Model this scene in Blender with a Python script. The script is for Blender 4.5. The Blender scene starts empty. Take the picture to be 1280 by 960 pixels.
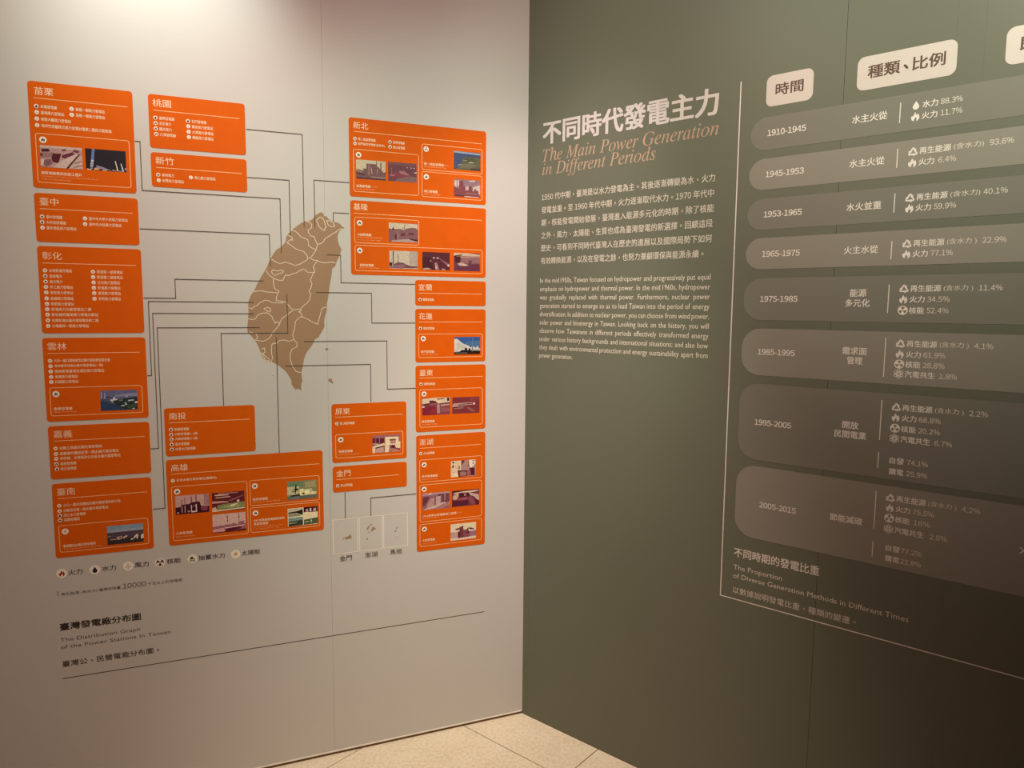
import bpy, math
from mathutils import Matrix, Vector

# ------------------------------------------------------------------ camera, world, lights, exposure
SC = bpy.context.scene
COL = SC.collection
cam_d = bpy.data.cameras.new('camera')
cam_d.sensor_width = 36.0
cam_d.lens = 896.6 / 1280 * 36.0
cam_d.clip_start = 0.02
cam = bpy.data.objects.new('camera', cam_d)
COL.objects.link(cam)
PITCH, ROLL = -0.1052, 0.0085
_f = Vector((0, math.cos(PITCH), math.sin(PITCH)))
_u0 = Vector((0, -math.sin(PITCH), math.cos(PITCH)))
_r0 = Vector((1, 0, 0))
_r = _r0 * math.cos(ROLL) + _u0 * math.sin(ROLL)
_u = _u0 * math.cos(ROLL) - _r0 * math.sin(ROLL)
cam.matrix_world = Matrix(((_r.x, _u.x, -_f.x, 0), (_r.y, _u.y, -_f.y, 0), (_r.z, _u.z, -_f.z, 1.5), (0, 0, 0, 1)))
SC.camera = cam

w = bpy.data.worlds.new('room_ambience')
SC.world = w
w.use_nodes = True
w.node_tree.nodes['Background'].inputs[0].default_value = (1.0, 0.52, 0.40, 1)
w.node_tree.nodes['Background'].inputs[1].default_value = 0.062
SC.view_settings.view_transform = 'Standard'
SC.view_settings.look = 'None'
SC.view_settings.gamma = 1.0
SC.view_settings.exposure = 0.4
SC.view_settings.use_curve_mapping = False

# wall frames: origin = foot of the corner, x = reading direction along the wall, y = up, z = out of the wall
CORNER = Vector((0.0486, 2.5289, 0.0))
A, B = 1.18696, -0.87177
DL = Vector((math.sin(A), math.cos(A), 0)); NL = Vector((DL.y, -DL.x, 0))
DR = -Vector((math.sin(B), math.cos(B), 0)); NR = Vector((DR.y, -DR.x, 0))
Z = Vector((0, 0, 1))
def frame(d, n):
    return Matrix(((d.x, 0, n.x, CORNER.x), (d.y, 0, n.y, CORNER.y), (0, 1, 0, 0), (0, 0, 0, 1)))
FL, FR = frame(DL, NL), frame(DR, NR)

def spot(name, pos, target, energy, deg, blend, col, size=0.06):
    l = bpy.data.lights.new(name, 'SPOT')
    l.energy = energy; l.spot_size = math.radians(deg); l.spot_blend = blend; l.color = col; l.shadow_soft_size = size
    o = bpy.data.objects.new(name, l); COL.objects.link(o)
    o.location = pos
    o.rotation_euler = (Vector(target) - Vector(pos)).to_track_quat('-Z', 'Y').to_euler()
    return o
WARM = (1.0, 0.87, 0.71)
def lamp(name, F, p, T, q, e, deg, col, size=0.06):
    spot(name, F @ Vector(p), T @ Vector(q), e, deg, 1.0, col, size)
lamp('wall_washer_lamp', FL, (-1.28, 2.86, .5), FL, (-1.28, 1.9, 0), 18.4, 100, (1.14, 1.01, .80))
lamp('wall_top_lamp', FL, (-1.12, 2.86, .42), FL, (-1.12, 2.3, 0), 19.5, 70, (.92, 1.04, .99))
lamp('track_lamp_corner', FL, (-.6, 2.9, 1.6), FL, (-.25, 1.45, 0), 36.0, 56, (.55, 1.25, 1.0))
lamp('track_lamp_graze', FR, (.75, 2.9, .7), FL, (-.02, 1.4, 0), 46.0, 44, (1.20, .80, .84))
lamp('track_lamp_wide', FL, (-.6, 2.9, 1.6), FL, (-.3, 1.2, 0), 51.0, 95, (1.30, .88, .78))
lamp('track_lamp_dark_wall_centre', FR, (.5, 2.9, 1.2), FR, (.5, 2.25, 0), 25.0, 70, (1.0, 1.05, .84))
lamp('track_lamp_dark_wall_right', FR, (1.9, 2.9, 1.2), FR, (1.6, 2.3, 0), 129.0, 70, (1.03, 1.0, .84))
lamp('floor_lamp_spot', FL, (-.3, 2.9, .9), FL, (-.2, 0, .4), 134.0, 50, (1.14, .98, .81))
lamp('track_lamp_low', FL, (-.9, 2.9, 2.0), FL, (-.8, .8, 0), 39.0, 70, (1.16, .99, .73), .1)

# ------------------------------------------------------------------ helpers
def lin(c):
    c /= 255.0
    return c / 12.92 if c <= 0.04045 else ((c + 0.055) / 1.055) ** 2.4
def rgb(h):
    return tuple(lin(int(h[i:i + 2], 16)) for i in (0, 2, 4))

def make_mat(name, col, rough=0.55, vary=0.05, scale=60.0, spec=0.25, bump=0.0, attr=False):
    m = bpy.data.materials.new(name); m.use_nodes = True
    nt = m.node_tree; N = nt.nodes; Lk = nt.links
    b = N['Principled BSDF']
    b.inputs['Roughness'].default_value = rough
    b.inputs['Specular IOR Level'].default_value = spec
    tc = N.new('ShaderNodeTexCoord')
    no = N.new('ShaderNodeTexNoise'); no.inputs['Scale'].default_value = scale; no.inputs['Detail'].default_value = 3
    Lk.new(tc.outputs['Object'], no.inputs['Vector'])
    mr = N.new('ShaderNodeMapRange')
    mr.inputs['From Min'].default_value = 0.3; mr.inputs['From Max'].default_value = 0.7
    mr.inputs['To Min'].default_value = 1 - vary; mr.inputs['To Max'].default_value = 1 + vary
    Lk.new(no.outputs['Fac'], mr.inputs['Value'])
    mx = N.new('ShaderNodeVectorMath'); mx.operation = 'SCALE'
    if attr:
        at = N.new('ShaderNodeAttribute'); at.attribute_name = 'print_colour'
        Lk.new(at.outputs['Color'], mx.inputs[0])
    else:
        mx.inputs[0].default_value = col[:3]
    Lk.new(mr.outputs['Result'], mx.inputs['Scale'])
    Lk.new(mx.outputs['Vector'], b.inputs['Base Color'])
    if bump:
        n2 = N.new('ShaderNodeTexNoise'); n2.inputs['Scale'].default_value = 420; n2.inputs['Detail'].default_value = 2
        Lk.new(tc.outputs['Object'], n2.inputs['Vector'])
        bp = N.new('ShaderNodeBump'); bp.inputs['Strength'].default_value = bump; bp.inputs['Distance'].default_value = 0.001
        Lk.new(n2.outputs['Fac'], bp.inputs['Height']); Lk.new(bp.outputs['Normal'], b.inputs['Normal'])
    return m

M = dict(
    white_wall=make_mat('off_white_wallpaper', (0.54, 0.514, 0.48), 0.6, 0.010, 3.0, 0.2, 0.08),
    green_wall=make_mat("grey_green_wallpaper", (0.134, 0.141, 0.101), 0.5, 0.02, 2.5, 0.3, 0.08),
    core=make_mat('partition_core', (0.35, 0.31, 0.26)),
    gap=make_mat('shaded_gap_brown', (0.17, 0.095, 0.045), 0.8),  # brown holds the shade of the gap under the wall panels
    bead=make_mat('lit_edge_bead', (0.80, 0.74, 0.64), 0.45),  # paler than the wallpaper, standing in for a lit edge
    grout=make_mat('tile_grout', (0.07, 0.045, 0.025), 0.9),
    orange=make_mat('orange_vinyl', (0.64, 0.104, 0.003), 0.6, 0.03, 25, 0.08),
    cream=make_mat('cream_print', (0.86, 0.66, 0.46)),
    thin_cream=make_mat('thin_cream_print', (0.86, 0.46, 0.23)),
    badge=make_mat('badge_print', (0.86, 0.78, 0.66)),
    dark=make_mat('dark_brown_print', (0.034, 0.024, 0.019)),
    wire=make_mat('brown_line_print', (0.085, 0.062, 0.045)),
    grey_text=make_mat('grey_brown_print', (0.115, 0.085, 0.066)),
    tan=make_mat('tan_island_print', (0.335, 0.205, 0.120), 0.6, 0.03, 8),
    border=make_mat('border_line_print', (0.72, 0.60, 0.44)),
    inset_line=make_mat('pale_frame_print', (0.74, 0.69, 0.60)),
    red=make_mat('flame_red_print', (0.30, 0.03, 0.015)),
    navy=make_mat('drop_navy_print', (0.02, 0.025, 0.05)),
    olive=make_mat('windmill_olive_print', (0.10, 0.095, 0.06)),
    dgreen=make_mat('pump_green_print', (0.03, 0.06, 0.035)),
    gold=make_mat('sun_gold_print', (0.50, 0.30, 0.04)),
    wtext=make_mat('white_lettering', (0.72, 0.67, 0.59)),
    ftext=make_mat('fine_white_lettering', (0.66, 0.60, 0.50)),
    title=make_mat('title_lettering', (0.58, 0.54, 0.50)),
    copper=make_mat('copper_lettering', (0.44, 0.305, 0.21)),
    pill=make_mat('pill_label', (0.575, 0.52, 0.46), 0.5, 0.01),
    pilltext=make_mat('brown_label_print', (0.115, 0.065, 0.05)),
    bar_a=make_mat('taupe_bar', (0.186, 0.183, 0.146), 0.5, 0.03, 3),
    bar_b=make_mat('light_taupe_bar', (0.245, 0.232, 0.188), 0.5, 0.03, 3),
    photo=make_mat('printed_photograph', (1, 1, 1), 0.45, 0.24, 330, 0.2, 0, True),
)

def new_obj(name, mesh, parent=None, mw=None):
    o = bpy.data.objects.new(name, mesh); COL.objects.link(o)
    if parent is not None: o.parent = parent
    if mw is not None: o.matrix_world = mw
    return o
def tag(o, label, cat, group=None):
    o['label'] = label; o['category'] = cat
    if group: o['group'] = group
    return o

class G:
    """collects flat shapes and slabs given in wall coordinates (s, t) and depth z"""
    def __init__(self, org=(0, 0)): self.v = []; self.f = []; self.m = []; self.c = []; self.o = org
    def poly(self, pts, z, mi=0, col=None):
        n = len(self.v)
        a = sum(pts[i][0] * pts[(i + 1) % len(pts)][1] - pts[(i + 1) % len(pts)][0] * pts[i][1] for i in range(len(pts)))
        if a < 0: pts = pts[::-1]
        self.v += [(x - self.o[0], y - self.o[1], z) for x, y in pts]
        self.f.append(tuple(range(n, n + len(pts)))); self.m.append(mi); self.c.append(col)
    def slab(self, pts, z0, z1, mi=0):
        a = sum(pts[i][0] * pts[(i + 1) % len(pts)][1] - pts[(i + 1) % len(pts)][0] * pts[i][1] for i in range(len(pts)))
        if a < 0: pts = pts[::-1]
        n = len(self.v); k = len(pts)
        self.v += [(x - self.o[0], y - self.o[1], z0) for x, y in pts] + [(x - self.o[0], y - self.o[1], z1) for x, y in pts]
        self.f.append(tuple(range(n + k, n + 2 * k))); self.f.append(tuple(range(n + k - 1, n - 1, -1)))
        for i in range(k):
            j = (i + 1) % k
            self.f.append((n + i, n + j, n + k + j, n + k + i))
        self.m += [mi] * (k + 2); self.c += [None] * (k + 2)
    def strip(self, pts, wd, z, mi=0, closed=False):
        k = len(pts); h = wd / 2; n = len(self.v)
        P = [Vector(p) for p in pts]
        for i in range(k):
            a = P[i - 1] if (i > 0 or closed) else None
            b = P[(i + 1) % k] if (i < k - 1 or closed) else None
            d1 = (P[i] - a).normalized() if a is not None else None
            d2 = (b - P[i]).normalized() if b is not None else None
            if d1 is None: d1 = d2
            if d2 is None: d2 = d1
            n1 = Vector((-d1.y, d1.x)); n2 = Vector((-d2.y, d2.x)); mm = n1 + n2
            if mm.length < 1e-6: mm = n1
            mm.normalize(); q = h / max(0.45, mm.dot(n1))
            for sg in (1, -1):
                p = P[i] + mm * q * sg
                self.v.append((p.x - self.o[0], p.y - self.o[1], z))
        for i in range(k if closed else k - 1):
            j = (i + 1) % k
            self.f.append((n + 2 * i + 1, n + 2 * j + 1, n + 2 * j, n + 2 * i)); self.m.append(mi); self.c.append(None)
    def add(self, vs, fs, z, mi=0):
        n = len(self.v)
        self.v += [(x - self.o[0], y - self.o[1], z) for x, y in vs]
        self.f += [tuple(i + n for i in f) for f in fs]; self.m += [mi] * len(fs); self.c += [None] * len(fs)
    def build(self, name, mats, parent=None, mw=None):
        me = bpy.data.meshes.new(name); me.from_pydata(self.v, [], self.f)
        for m in (mats if isinstance(mats, (list, tuple)) else [mats]): me.materials.append(m)
        if len(me.materials) > 1:
            me.polygons.foreach_set('material_index', self.m)
        if any(c for c in self.c):
            at = me.color_attributes.new('print_colour', 'FLOAT_COLOR', 'CORNER')
            for p, c in zip(me.polygons, self.c):
                for li in p.loop_indices: at.data[li].color = (*c, 1)
        me.update()
        return new_obj(name, me, parent, mw)

def rrect(s0, t0, s1, t1, r, n=6, corners=(1, 1, 1, 1)):
    r = min(r, (t1 - t0) / 2 - 0.0004, (s1 - s0) / 2 - 0.0004)
    out = []
    for k, (cx, cy, a0) in enumerate(((s1 - r, t1 - r, 0), (s0 + r, t1 - r, 90), (s0 + r, t0 + r, 180), (s1 - r, t0 + r, 270))):
        if not corners[k]:
            out.append(((s1, t1), (s0, t1), (s0, t0), (s1, t0))[k]); continue
        for i in range(n + 1):
            a = math.radians(a0 + 90 * i / n)
            out.append((cx + r * math.cos(a), cy + r * math.sin(a)))
    return out
def disc(cx, cy, r, n=20):
    return [(cx + r * math.cos(2 * math.pi * i / n), cy + r * math.sin(2 * math.pi * i / n)) for i in range(n)]

# -------- lettering
_tc = bpy.data.curves.new('lettering_source', 'FONT'); _to = bpy.data.objects.new('lettering_source', _tc); COL.objects.link(_to)
_cache = {}
def glyphs(s, bold=0.0, res=3):
    k = (s, res)
    if k not in _cache:
        _tc.resolution_u = res; _tc.body = s
        bpy.context.view_layer.update()
        ev = _to.evaluated_get(bpy.context.evaluated_depsgraph_get())
        me = ev.to_mesh()
        vs = [(v.co.x, v.co.y) for v in me.vertices]; fs = [tuple(p.vertices) for p in me.polygons]
        ev.to_mesh_clear()
        # all faces look out of the wall
        out = []
        for f in fs:
            a = sum(vs[f[i]][0] * vs[f[(i + 1) % len(f)]][1] - vs[f[(i + 1) % len(f)]][0] * vs[f[i]][1] for i in range(len(f)))
            out.append(f if a > 0 else f[::-1])
        xs = [v[0] for v in vs]; ys = [v[1] for v in vs]
        _cache[k] = (vs, out, (min(xs), min(ys), max(xs), max(ys)))
    return _cache[k]
def heavy(g, vs, fs, z, mi, w):
    """strokes thickened by w (metres) with stacked shifted copies"""
    if w <= 0: g.add(vs, fs, z, mi); return
    h = w / 2
    for k, (dx, dy) in enumerate(((0, 0), (h, h * .6), (-h, h * .6), (h, -h * .6), (-h, -h * .6))):
        g.add([(x + dx, y + dy) for x, y in vs], fs, z + k * 0.00001, mi)
def tbox(g, s, box, z, mi=0, bold=0.0, res=3):
    """lettering fitted to a box (s0, t0, s1, t1)"""
    vs, fs, (x0, y0, x1, y1) = glyphs(s, bold, res)
    a = (box[2] - box[0]) / (x1 - x0); b = (box[3] - box[1]) / (y1 - y0)
    w = bold * b * 1.6; q = max(w, 0) / 2
    a = (box[2] - box[0] - 2 * q) / (x1 - x0); b = (box[3] - box[1] - 1.2 * q) / (y1 - y0)
    heavy(g, [(box[0] + q + (x - x0) * a, box[1] + .6 * q + (y - y0) * b) for x, y in vs], fs, z, mi, w)
def tbase(g, s, s0, s1, base, em, z, mi=0, bold=0.0, res=3):
    """lettering on a baseline, fitted to the width s0..s1, em high"""
    vs, fs, (x0, y0, x1, y1) = glyphs(s, bold, res)
    a = (s1 - s0) / (x1 - x0)
    heavy(g, [(s0 + (x - x0) * a, base + y * em) for x, y in vs], fs, z, mi, bold * em * 1.6)
def tnat(g, s, s0, base, em, z, mi=0, bold=0.0, res=3):
    vs, fs, (x0, y0, x1, y1) = glyphs(s, bold, res)
    g.add([(s0 + (x - x0) * em, base + y * em) for x, y in vs], fs, z, mi)
    return s0 + (x1 - x0) * em
ADV = {'-': .345, '.': .28, '%': .90, ',': .28}
def tnum(g, s, box, z, mi=0, bold=0.0, res=3):
    """figures: full-width glyphs of the CJK face set tight, fitted to a box"""
    P = []; x = 0.0; zero = glyphs('\uff10', 0, res)[2]
    for c in s:
        adv = ADV.get(c, .56)
        if c == '-': vs, fs = [(.05, .24), (.30, .24), (.30, .31), (.05, .31)], [(0, 1, 2, 3)]
        elif c in '.,': vs, fs = [(.08, -.01), (.19, -.01), (.19, .10), (.08, .10)], [(0, 1, 2, 3)]
        else:
            v0, fs, bb = glyphs(chr(ord(c) + 0xFEE0), 0, res)
            cx = (bb[0] + bb[2]) / 2; k = .80 if c == '%' else min(1.0, .49 / (bb[2] - bb[0]))
            k = k if c != '%' else .82 / (bb[2] - bb[0])
            vs = [((vx - cx) * k + adv / 2, vy - zero[1]) for vx, vy in v0]
        P.append(([(vx + x, vy) for vx, vy in vs], fs)); x += adv
    hh = zero[3] - zero[1]
    w = bold * (box[3] - box[1]) / hh * 1.6; x0, x1 = .035, x - .035
    a = (box[2] - box[0] - w) / (x1 - x0); b = (box[3] - box[1] - .6 * w) / hh
    for vs, fs in P:
        heavy(g, [(box[0] + w / 2 + (vx - x0) * a, box[1] + .3 * w + vy * b) for vx, vy in vs], fs, z, mi, w)
def tcjk(g, s, s0, s1, base, em, z, mi=0, bold=0.0, res=2):
    """a CJK line with centred punctuation and tight figures, fitted to the width s0..s1"""
    adv1 = glyphs('\u53e3\u53e3', 0, 2)[2][2] - glyphs('\u53e3', 0, 2)[2][2]
    zero = glyphs('\uff10', 0, res)[2]; P = []; x = 0.0
    for c in s:
        if c == ' ': x += .26; continue
        if c.isdigit():
            v0, fs, bb = glyphs(chr(ord(c) + 0xFEE0), 0, res); cx = (bb[0] + bb[2]) / 2; k = min(1.0, .49 / (bb[2] - bb[0]))
            vs = [((vx - cx) * k + .29, vy) for vx, vy in v0]; a = .57 * adv1
        else:
            vs, fs, bb = glyphs(c, 0, res); a = adv1
            if c in '\uff0c\u3002\u3001': vs = [(vx + (.5 * adv1 - (bb[0] + bb[2]) / 2), vy + .25) for vx, vy in vs]
        P.append(([(vx + x, vy) for vx, vy in vs], fs)); x += a
    x0 = min(v[0] for v in P[0][0]); x1 = max(v[0] for v in P[-1][0]); k = (s1 - s0) / (x1 - x0)
    for vs, fs in P:
        heavy(g, [(s0 + (vx - x0) * k, base + vy * em) for vx, vy in vs], fs, z, mi, bold * em * 1.6)
def tjust(g, words, s0, s1, base, em, wx, z, bold=0.0, res=2):
    """a justified line: word widths scaled by wx, even gaps"""
    ws = [glyphs(x, bold, res) for x in words]
    wid = [(q[2][2] - q[2][0]) * em * wx for q in ws]
    gap = (s1 - s0 - sum(wid)) / max(1, len(words) - 1)
    if gap < em * 0.22:
        k = (s1 - s0 - em * 0.22 * (len(words) - 1)) / sum(wid); wx *= k; wid = [q * k for q in wid]; gap = em * 0.22
    p = s0
    for q, wd in zip(ws, wid):
        heavy(g, [(p + (x - q[2][0]) * em * wx, base + y * em) for x, y in q[0]], q[1], z, 0, bold * em * 1.6)
        p += wd + gap

# -------- pictograms in a unit circle
FLAME = [(-.05, 1.0), (.12, .55), (.30, .22), (.42, .45), (.46, .62), (.66, .30), (.80, -.10), (.74, -.52), (.48, -.86), (.16, -1.0), (.30, -.66), (.22, -.35), (.04, -.10), (-.12, -.42), (-.26, -.62), (-.22, -.95), (-.55, -.78), (-.78, -.42), (-.80, -.02), (-.62, .28), (-.50, .02), (-.36, .30), (-.20, .62)]
DROP = [(0, 1.0)] + [(.72 * math.sin(math.radians(a)), -.28 - .72 * math.cos(math.radians(180 - a))*-1*-1) for a in ()] + [(.35, .45), (.64, -.02), (.72, -.35), (.60, -.72), (.32, -.95), (0, -1.0), (-.32, -.95), (-.60, -.72), (-.72, -.35), (-.64, -.02), (-.35, .45)]
def symbol(g, kind, cx, cy, r, z, mi=0):
    P = lambda pts, k=1.0: [(cx + x * r * k, cy + y * r * k) for x, y in pts]
    if kind == 'f': g.poly(P(FLAME), z, mi)
    elif kind == 'w': g.poly(P(DROP), z, mi)
    elif kind == 'v':
        for a in (90, 210, 330):
            c, s = math.cos(math.radians(a)), math.sin(math.radians(a))
            g.poly(P([(x * c - y * s, x * s + y * c) for x, y in ((.12, 0), (.35, .13), (1, .04), (1, -.04), (.12, -.10))]), z, mi)
        g.poly(P([(-.05, -.1), (.05, -.1), (.10, -1), (-.10, -1)]), z, mi)
    elif kind == 'n':
        for a in (90, 210, 330):
            arc = [(math.cos(math.radians(a + d)), math.sin(math.radians(a + d))) for d in range(-30, 31, 12)]
            g.poly(P(arc + [(x * .3, y * .3) for x, y in arc[::-1]]), z, mi)
        g.poly(P(disc(0, 0, .17, 10)), z, mi)
    elif kind == 'p':
        g.poly(P([(-.9, -.1), (-.5, .75), (.1, .85), (.3, .35), (.05, .1), (.6, .15), (.9, -.15), (.3, -.2)]), z, mi)
        for y in (-.45, -.8): g.poly(P([(-.9, y), (-.4, y + .14), (.1, y), (.9, y + .14), (.9, y - .06), (.1, y - .2), (-.4, y - .06), (-.9, y - .2)]), z, mi)
    elif kind == 's':
        g.poly(P(disc(0, 0, .52, 14)), z, mi)
        for k in range(8):
            a = math.radians(45 * k); c, s = math.cos(a), math.sin(a)
            g.poly(P([(x * c - y * s, x * s + y * c) for x, y in ((.65, .09), (1, .04), (1, -.04), (.65, -.09))]), z, mi)

# ------------------------------------------------------------------ the setting
def clip(poly, nx, ny, d):
    out = []
    for i in range(len(poly)):
        a, b = poly[i], poly[(i + 1) % len(poly)]
        da, db = a[0] * nx + a[1] * ny - d, b[0] * nx + b[1] * ny - d
        if da >= 0: out.append(a)
        if (da >= 0) != (db >= 0):
            k = da / (da - db); out.append((a[0] + (b[0] - a[0]) * k, a[1] + (b[1] - a[1]) * k))
    return out

def structure(o):
    o['kind'] = 'structure'; return o

# floor: slab below the joints, then the tiles one by one, laid square to the dark wall
EXT = 3.4
cL, cR = CORNER - DL * EXT, CORNER + DR * EXT
fp = [(CORNER.x, CORNER.y), (cR.x, cR.y), (cR.x + NR.x * .8, cR.y + NR.y * .8), (cR.x - 1.2, -1.3), (cL.x + .6, -1.3), (cL.x + NL.x * .8, cL.y + NL.y * .8), (cL.x, cL.y)]
g = G(); g.slab(fp, -0.06, -0.0025)
floor = structure(g.build('floor', M['grout']))
m = bpy.data.materials.new('beige_stone_tile'); m.use_nodes = True
nt = m.node_tree; N = nt.nodes; b = N['Principled BSDF']; b.inputs['Roughness'].default_value = 0.38
geo = N.new('ShaderNodeNewGeometry')
n1 = N.new('ShaderNodeTexNoise'); n1.inputs['Scale'].default_value = 90; n1.inputs['Detail'].default_value = 4
n2 = N.new('ShaderNodeTexNoise'); n2.inputs['Scale'].default_value = 9
nt.links.new(geo.outputs['Position'], n1.inputs['Vector']); nt.links.new(geo.outputs['Position'], n2.inputs['Vector'])
cr = N.new('ShaderNodeValToRGB'); cr.color_ramp.elements[0].position = 0.33; cr.color_ramp.elements[0].color = (0.55, 0.465, 0.335, 1)
cr.color_ramp.elements[1].position = 0.60; cr.color_ramp.elements[1].color = (0.66, 0.575, 0.435, 1)
ad = N.new('ShaderNodeMath'); ad.operation = 'MULTIPLY_ADD'; ad.inputs[1].default_value = 0.35; 
sb = N.new('ShaderNodeMath'); sb.operation = 'SUBTRACT'; sb.inputs[1].default_value = 0.175
nt.links.new(n2.outputs['Fac'], ad.inputs[0]); nt.links.new(n1.outputs['Fac'], ad.inputs[2]); nt.links.new(ad.outputs[0], sb.inputs[0])
nt.links.new(sb.outputs[0], cr.inputs['Fac']); nt.links.new(cr.outputs['Color'], b.inputs['Base Color'])
M['tile'] = m
T = 0.615
for i in range(-8, 7):
    for j in range(-1, 8):
        a0, a1 = 0.335 + i * T + 0.0015, 0.335 + (i + 1) * T - 0.0015
        b0, b1 = 0.201 + j * T + 0.0015, 0.201 + (j + 1) * T - 0.0015
        q = [CORNER + DR * x + NR * y for x, y in ((a0, b0), (a1, b0), (a1, b1), (a0, b1))]
        q = [(p.x, p.y) for p in q]
        q = clip(q, NL.x, NL.y, NL.x * CORNER.x + NL.y * CORNER.y - 0.004)
        if len(q) > 2: q = clip(q, NR.x, NR.y, NR.x * CORNER.x + NR.y * CORNER.y + 0.0003)
        for k in range(1, 6):
            if len(q) > 2:
                (x0, y0), (x1, y1) = fp[k], fp[k + 1]
                nx, ny = y0 - y1, x1 - x0
                cx, cy = 0.0, 0.5
                if (cx - x0) * nx + (cy - y0) * ny < 0: nx, ny = -nx, -ny
                q = clip(q, nx, ny, x0 * nx + y0 * ny)
        if len(q) < 3: continue
        ar = abs(sum(q[e][0] * q[(e + 1) % len(q)][1] - q[(e + 1) % len(q)][0] * q[e][1] for e in range(len(q)))) / 2
        if ar < 0.0008: continue
        g = G(); g.slab(q, -0.0024, 0.0)
        g.build('floor_tile', M['tile'], floor)

# left wall: core with wallpaper panels that meet in a fine upright seam
H = 3.0
g = G(); g.slab([(-EXT, 0.0), (-0.001, 0.0), (-0.001, H), (-EXT, H)], -0.10, -0.006)
wl = structure(g.build('wall_left', M['core'], None, FL))
for s0, s1 in ((-EXT, -2.2553), (-2.2548, -0.68525), (-0.68485, -0.0005)):
    g = G(); g.slab([(s0, 0.0135), (s1, 0.0135), (s1, H), (s0, H)], -0.0058, 0.0)
    g.build('wallpaper_panel', M['white_wall'], wl)
g = G(); g.slab([(-EXT, 0.0095), (-0.0025, 0.0095), (-0.0025, 0.0135), (-EXT, 0.0135)], -0.0055, 0.0016)
structure(g.build('lit_edge_trim_1', M['bead'], None, FL))  # added bead, its pale colour paints the lit lower edge of the panels
g = G(); g.slab([(-EXT, 0.0002), (-0.0025, 0.0002), (-0.0025, 0.0094), (-EXT, 0.0094)], -0.0057, -0.0012)
structure(g.build('gap_shade_left', M['gap'], None, FL))  # strip coloured dark to paint the shade in the gap above the floor
# right wall
g = G(); g.slab([(0.001, 0.0), (EXT, 0.0), (EXT, H), (0.001, H)], -0.10, -0.006)
wr = structure(g.build('wall_right', M['core'], None, FR))
for s0, s1, zz in ((0.0005, 0.0238, 0.0), (0.0243, 1.01855, 0.0), (1.01945, 1.2588, 0.0), (1.25895, 1.3150, 0.0), (1.31515, 2.4, 0.0), (2.401, EXT, 0)):
    g = G(); g.slab([(s0, 0.002), (s1, 0.002), (s1, H), (s0, H)], -0.0058, zz)
    g.build('wallpaper_panel', M['green_wall'], wr)

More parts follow.
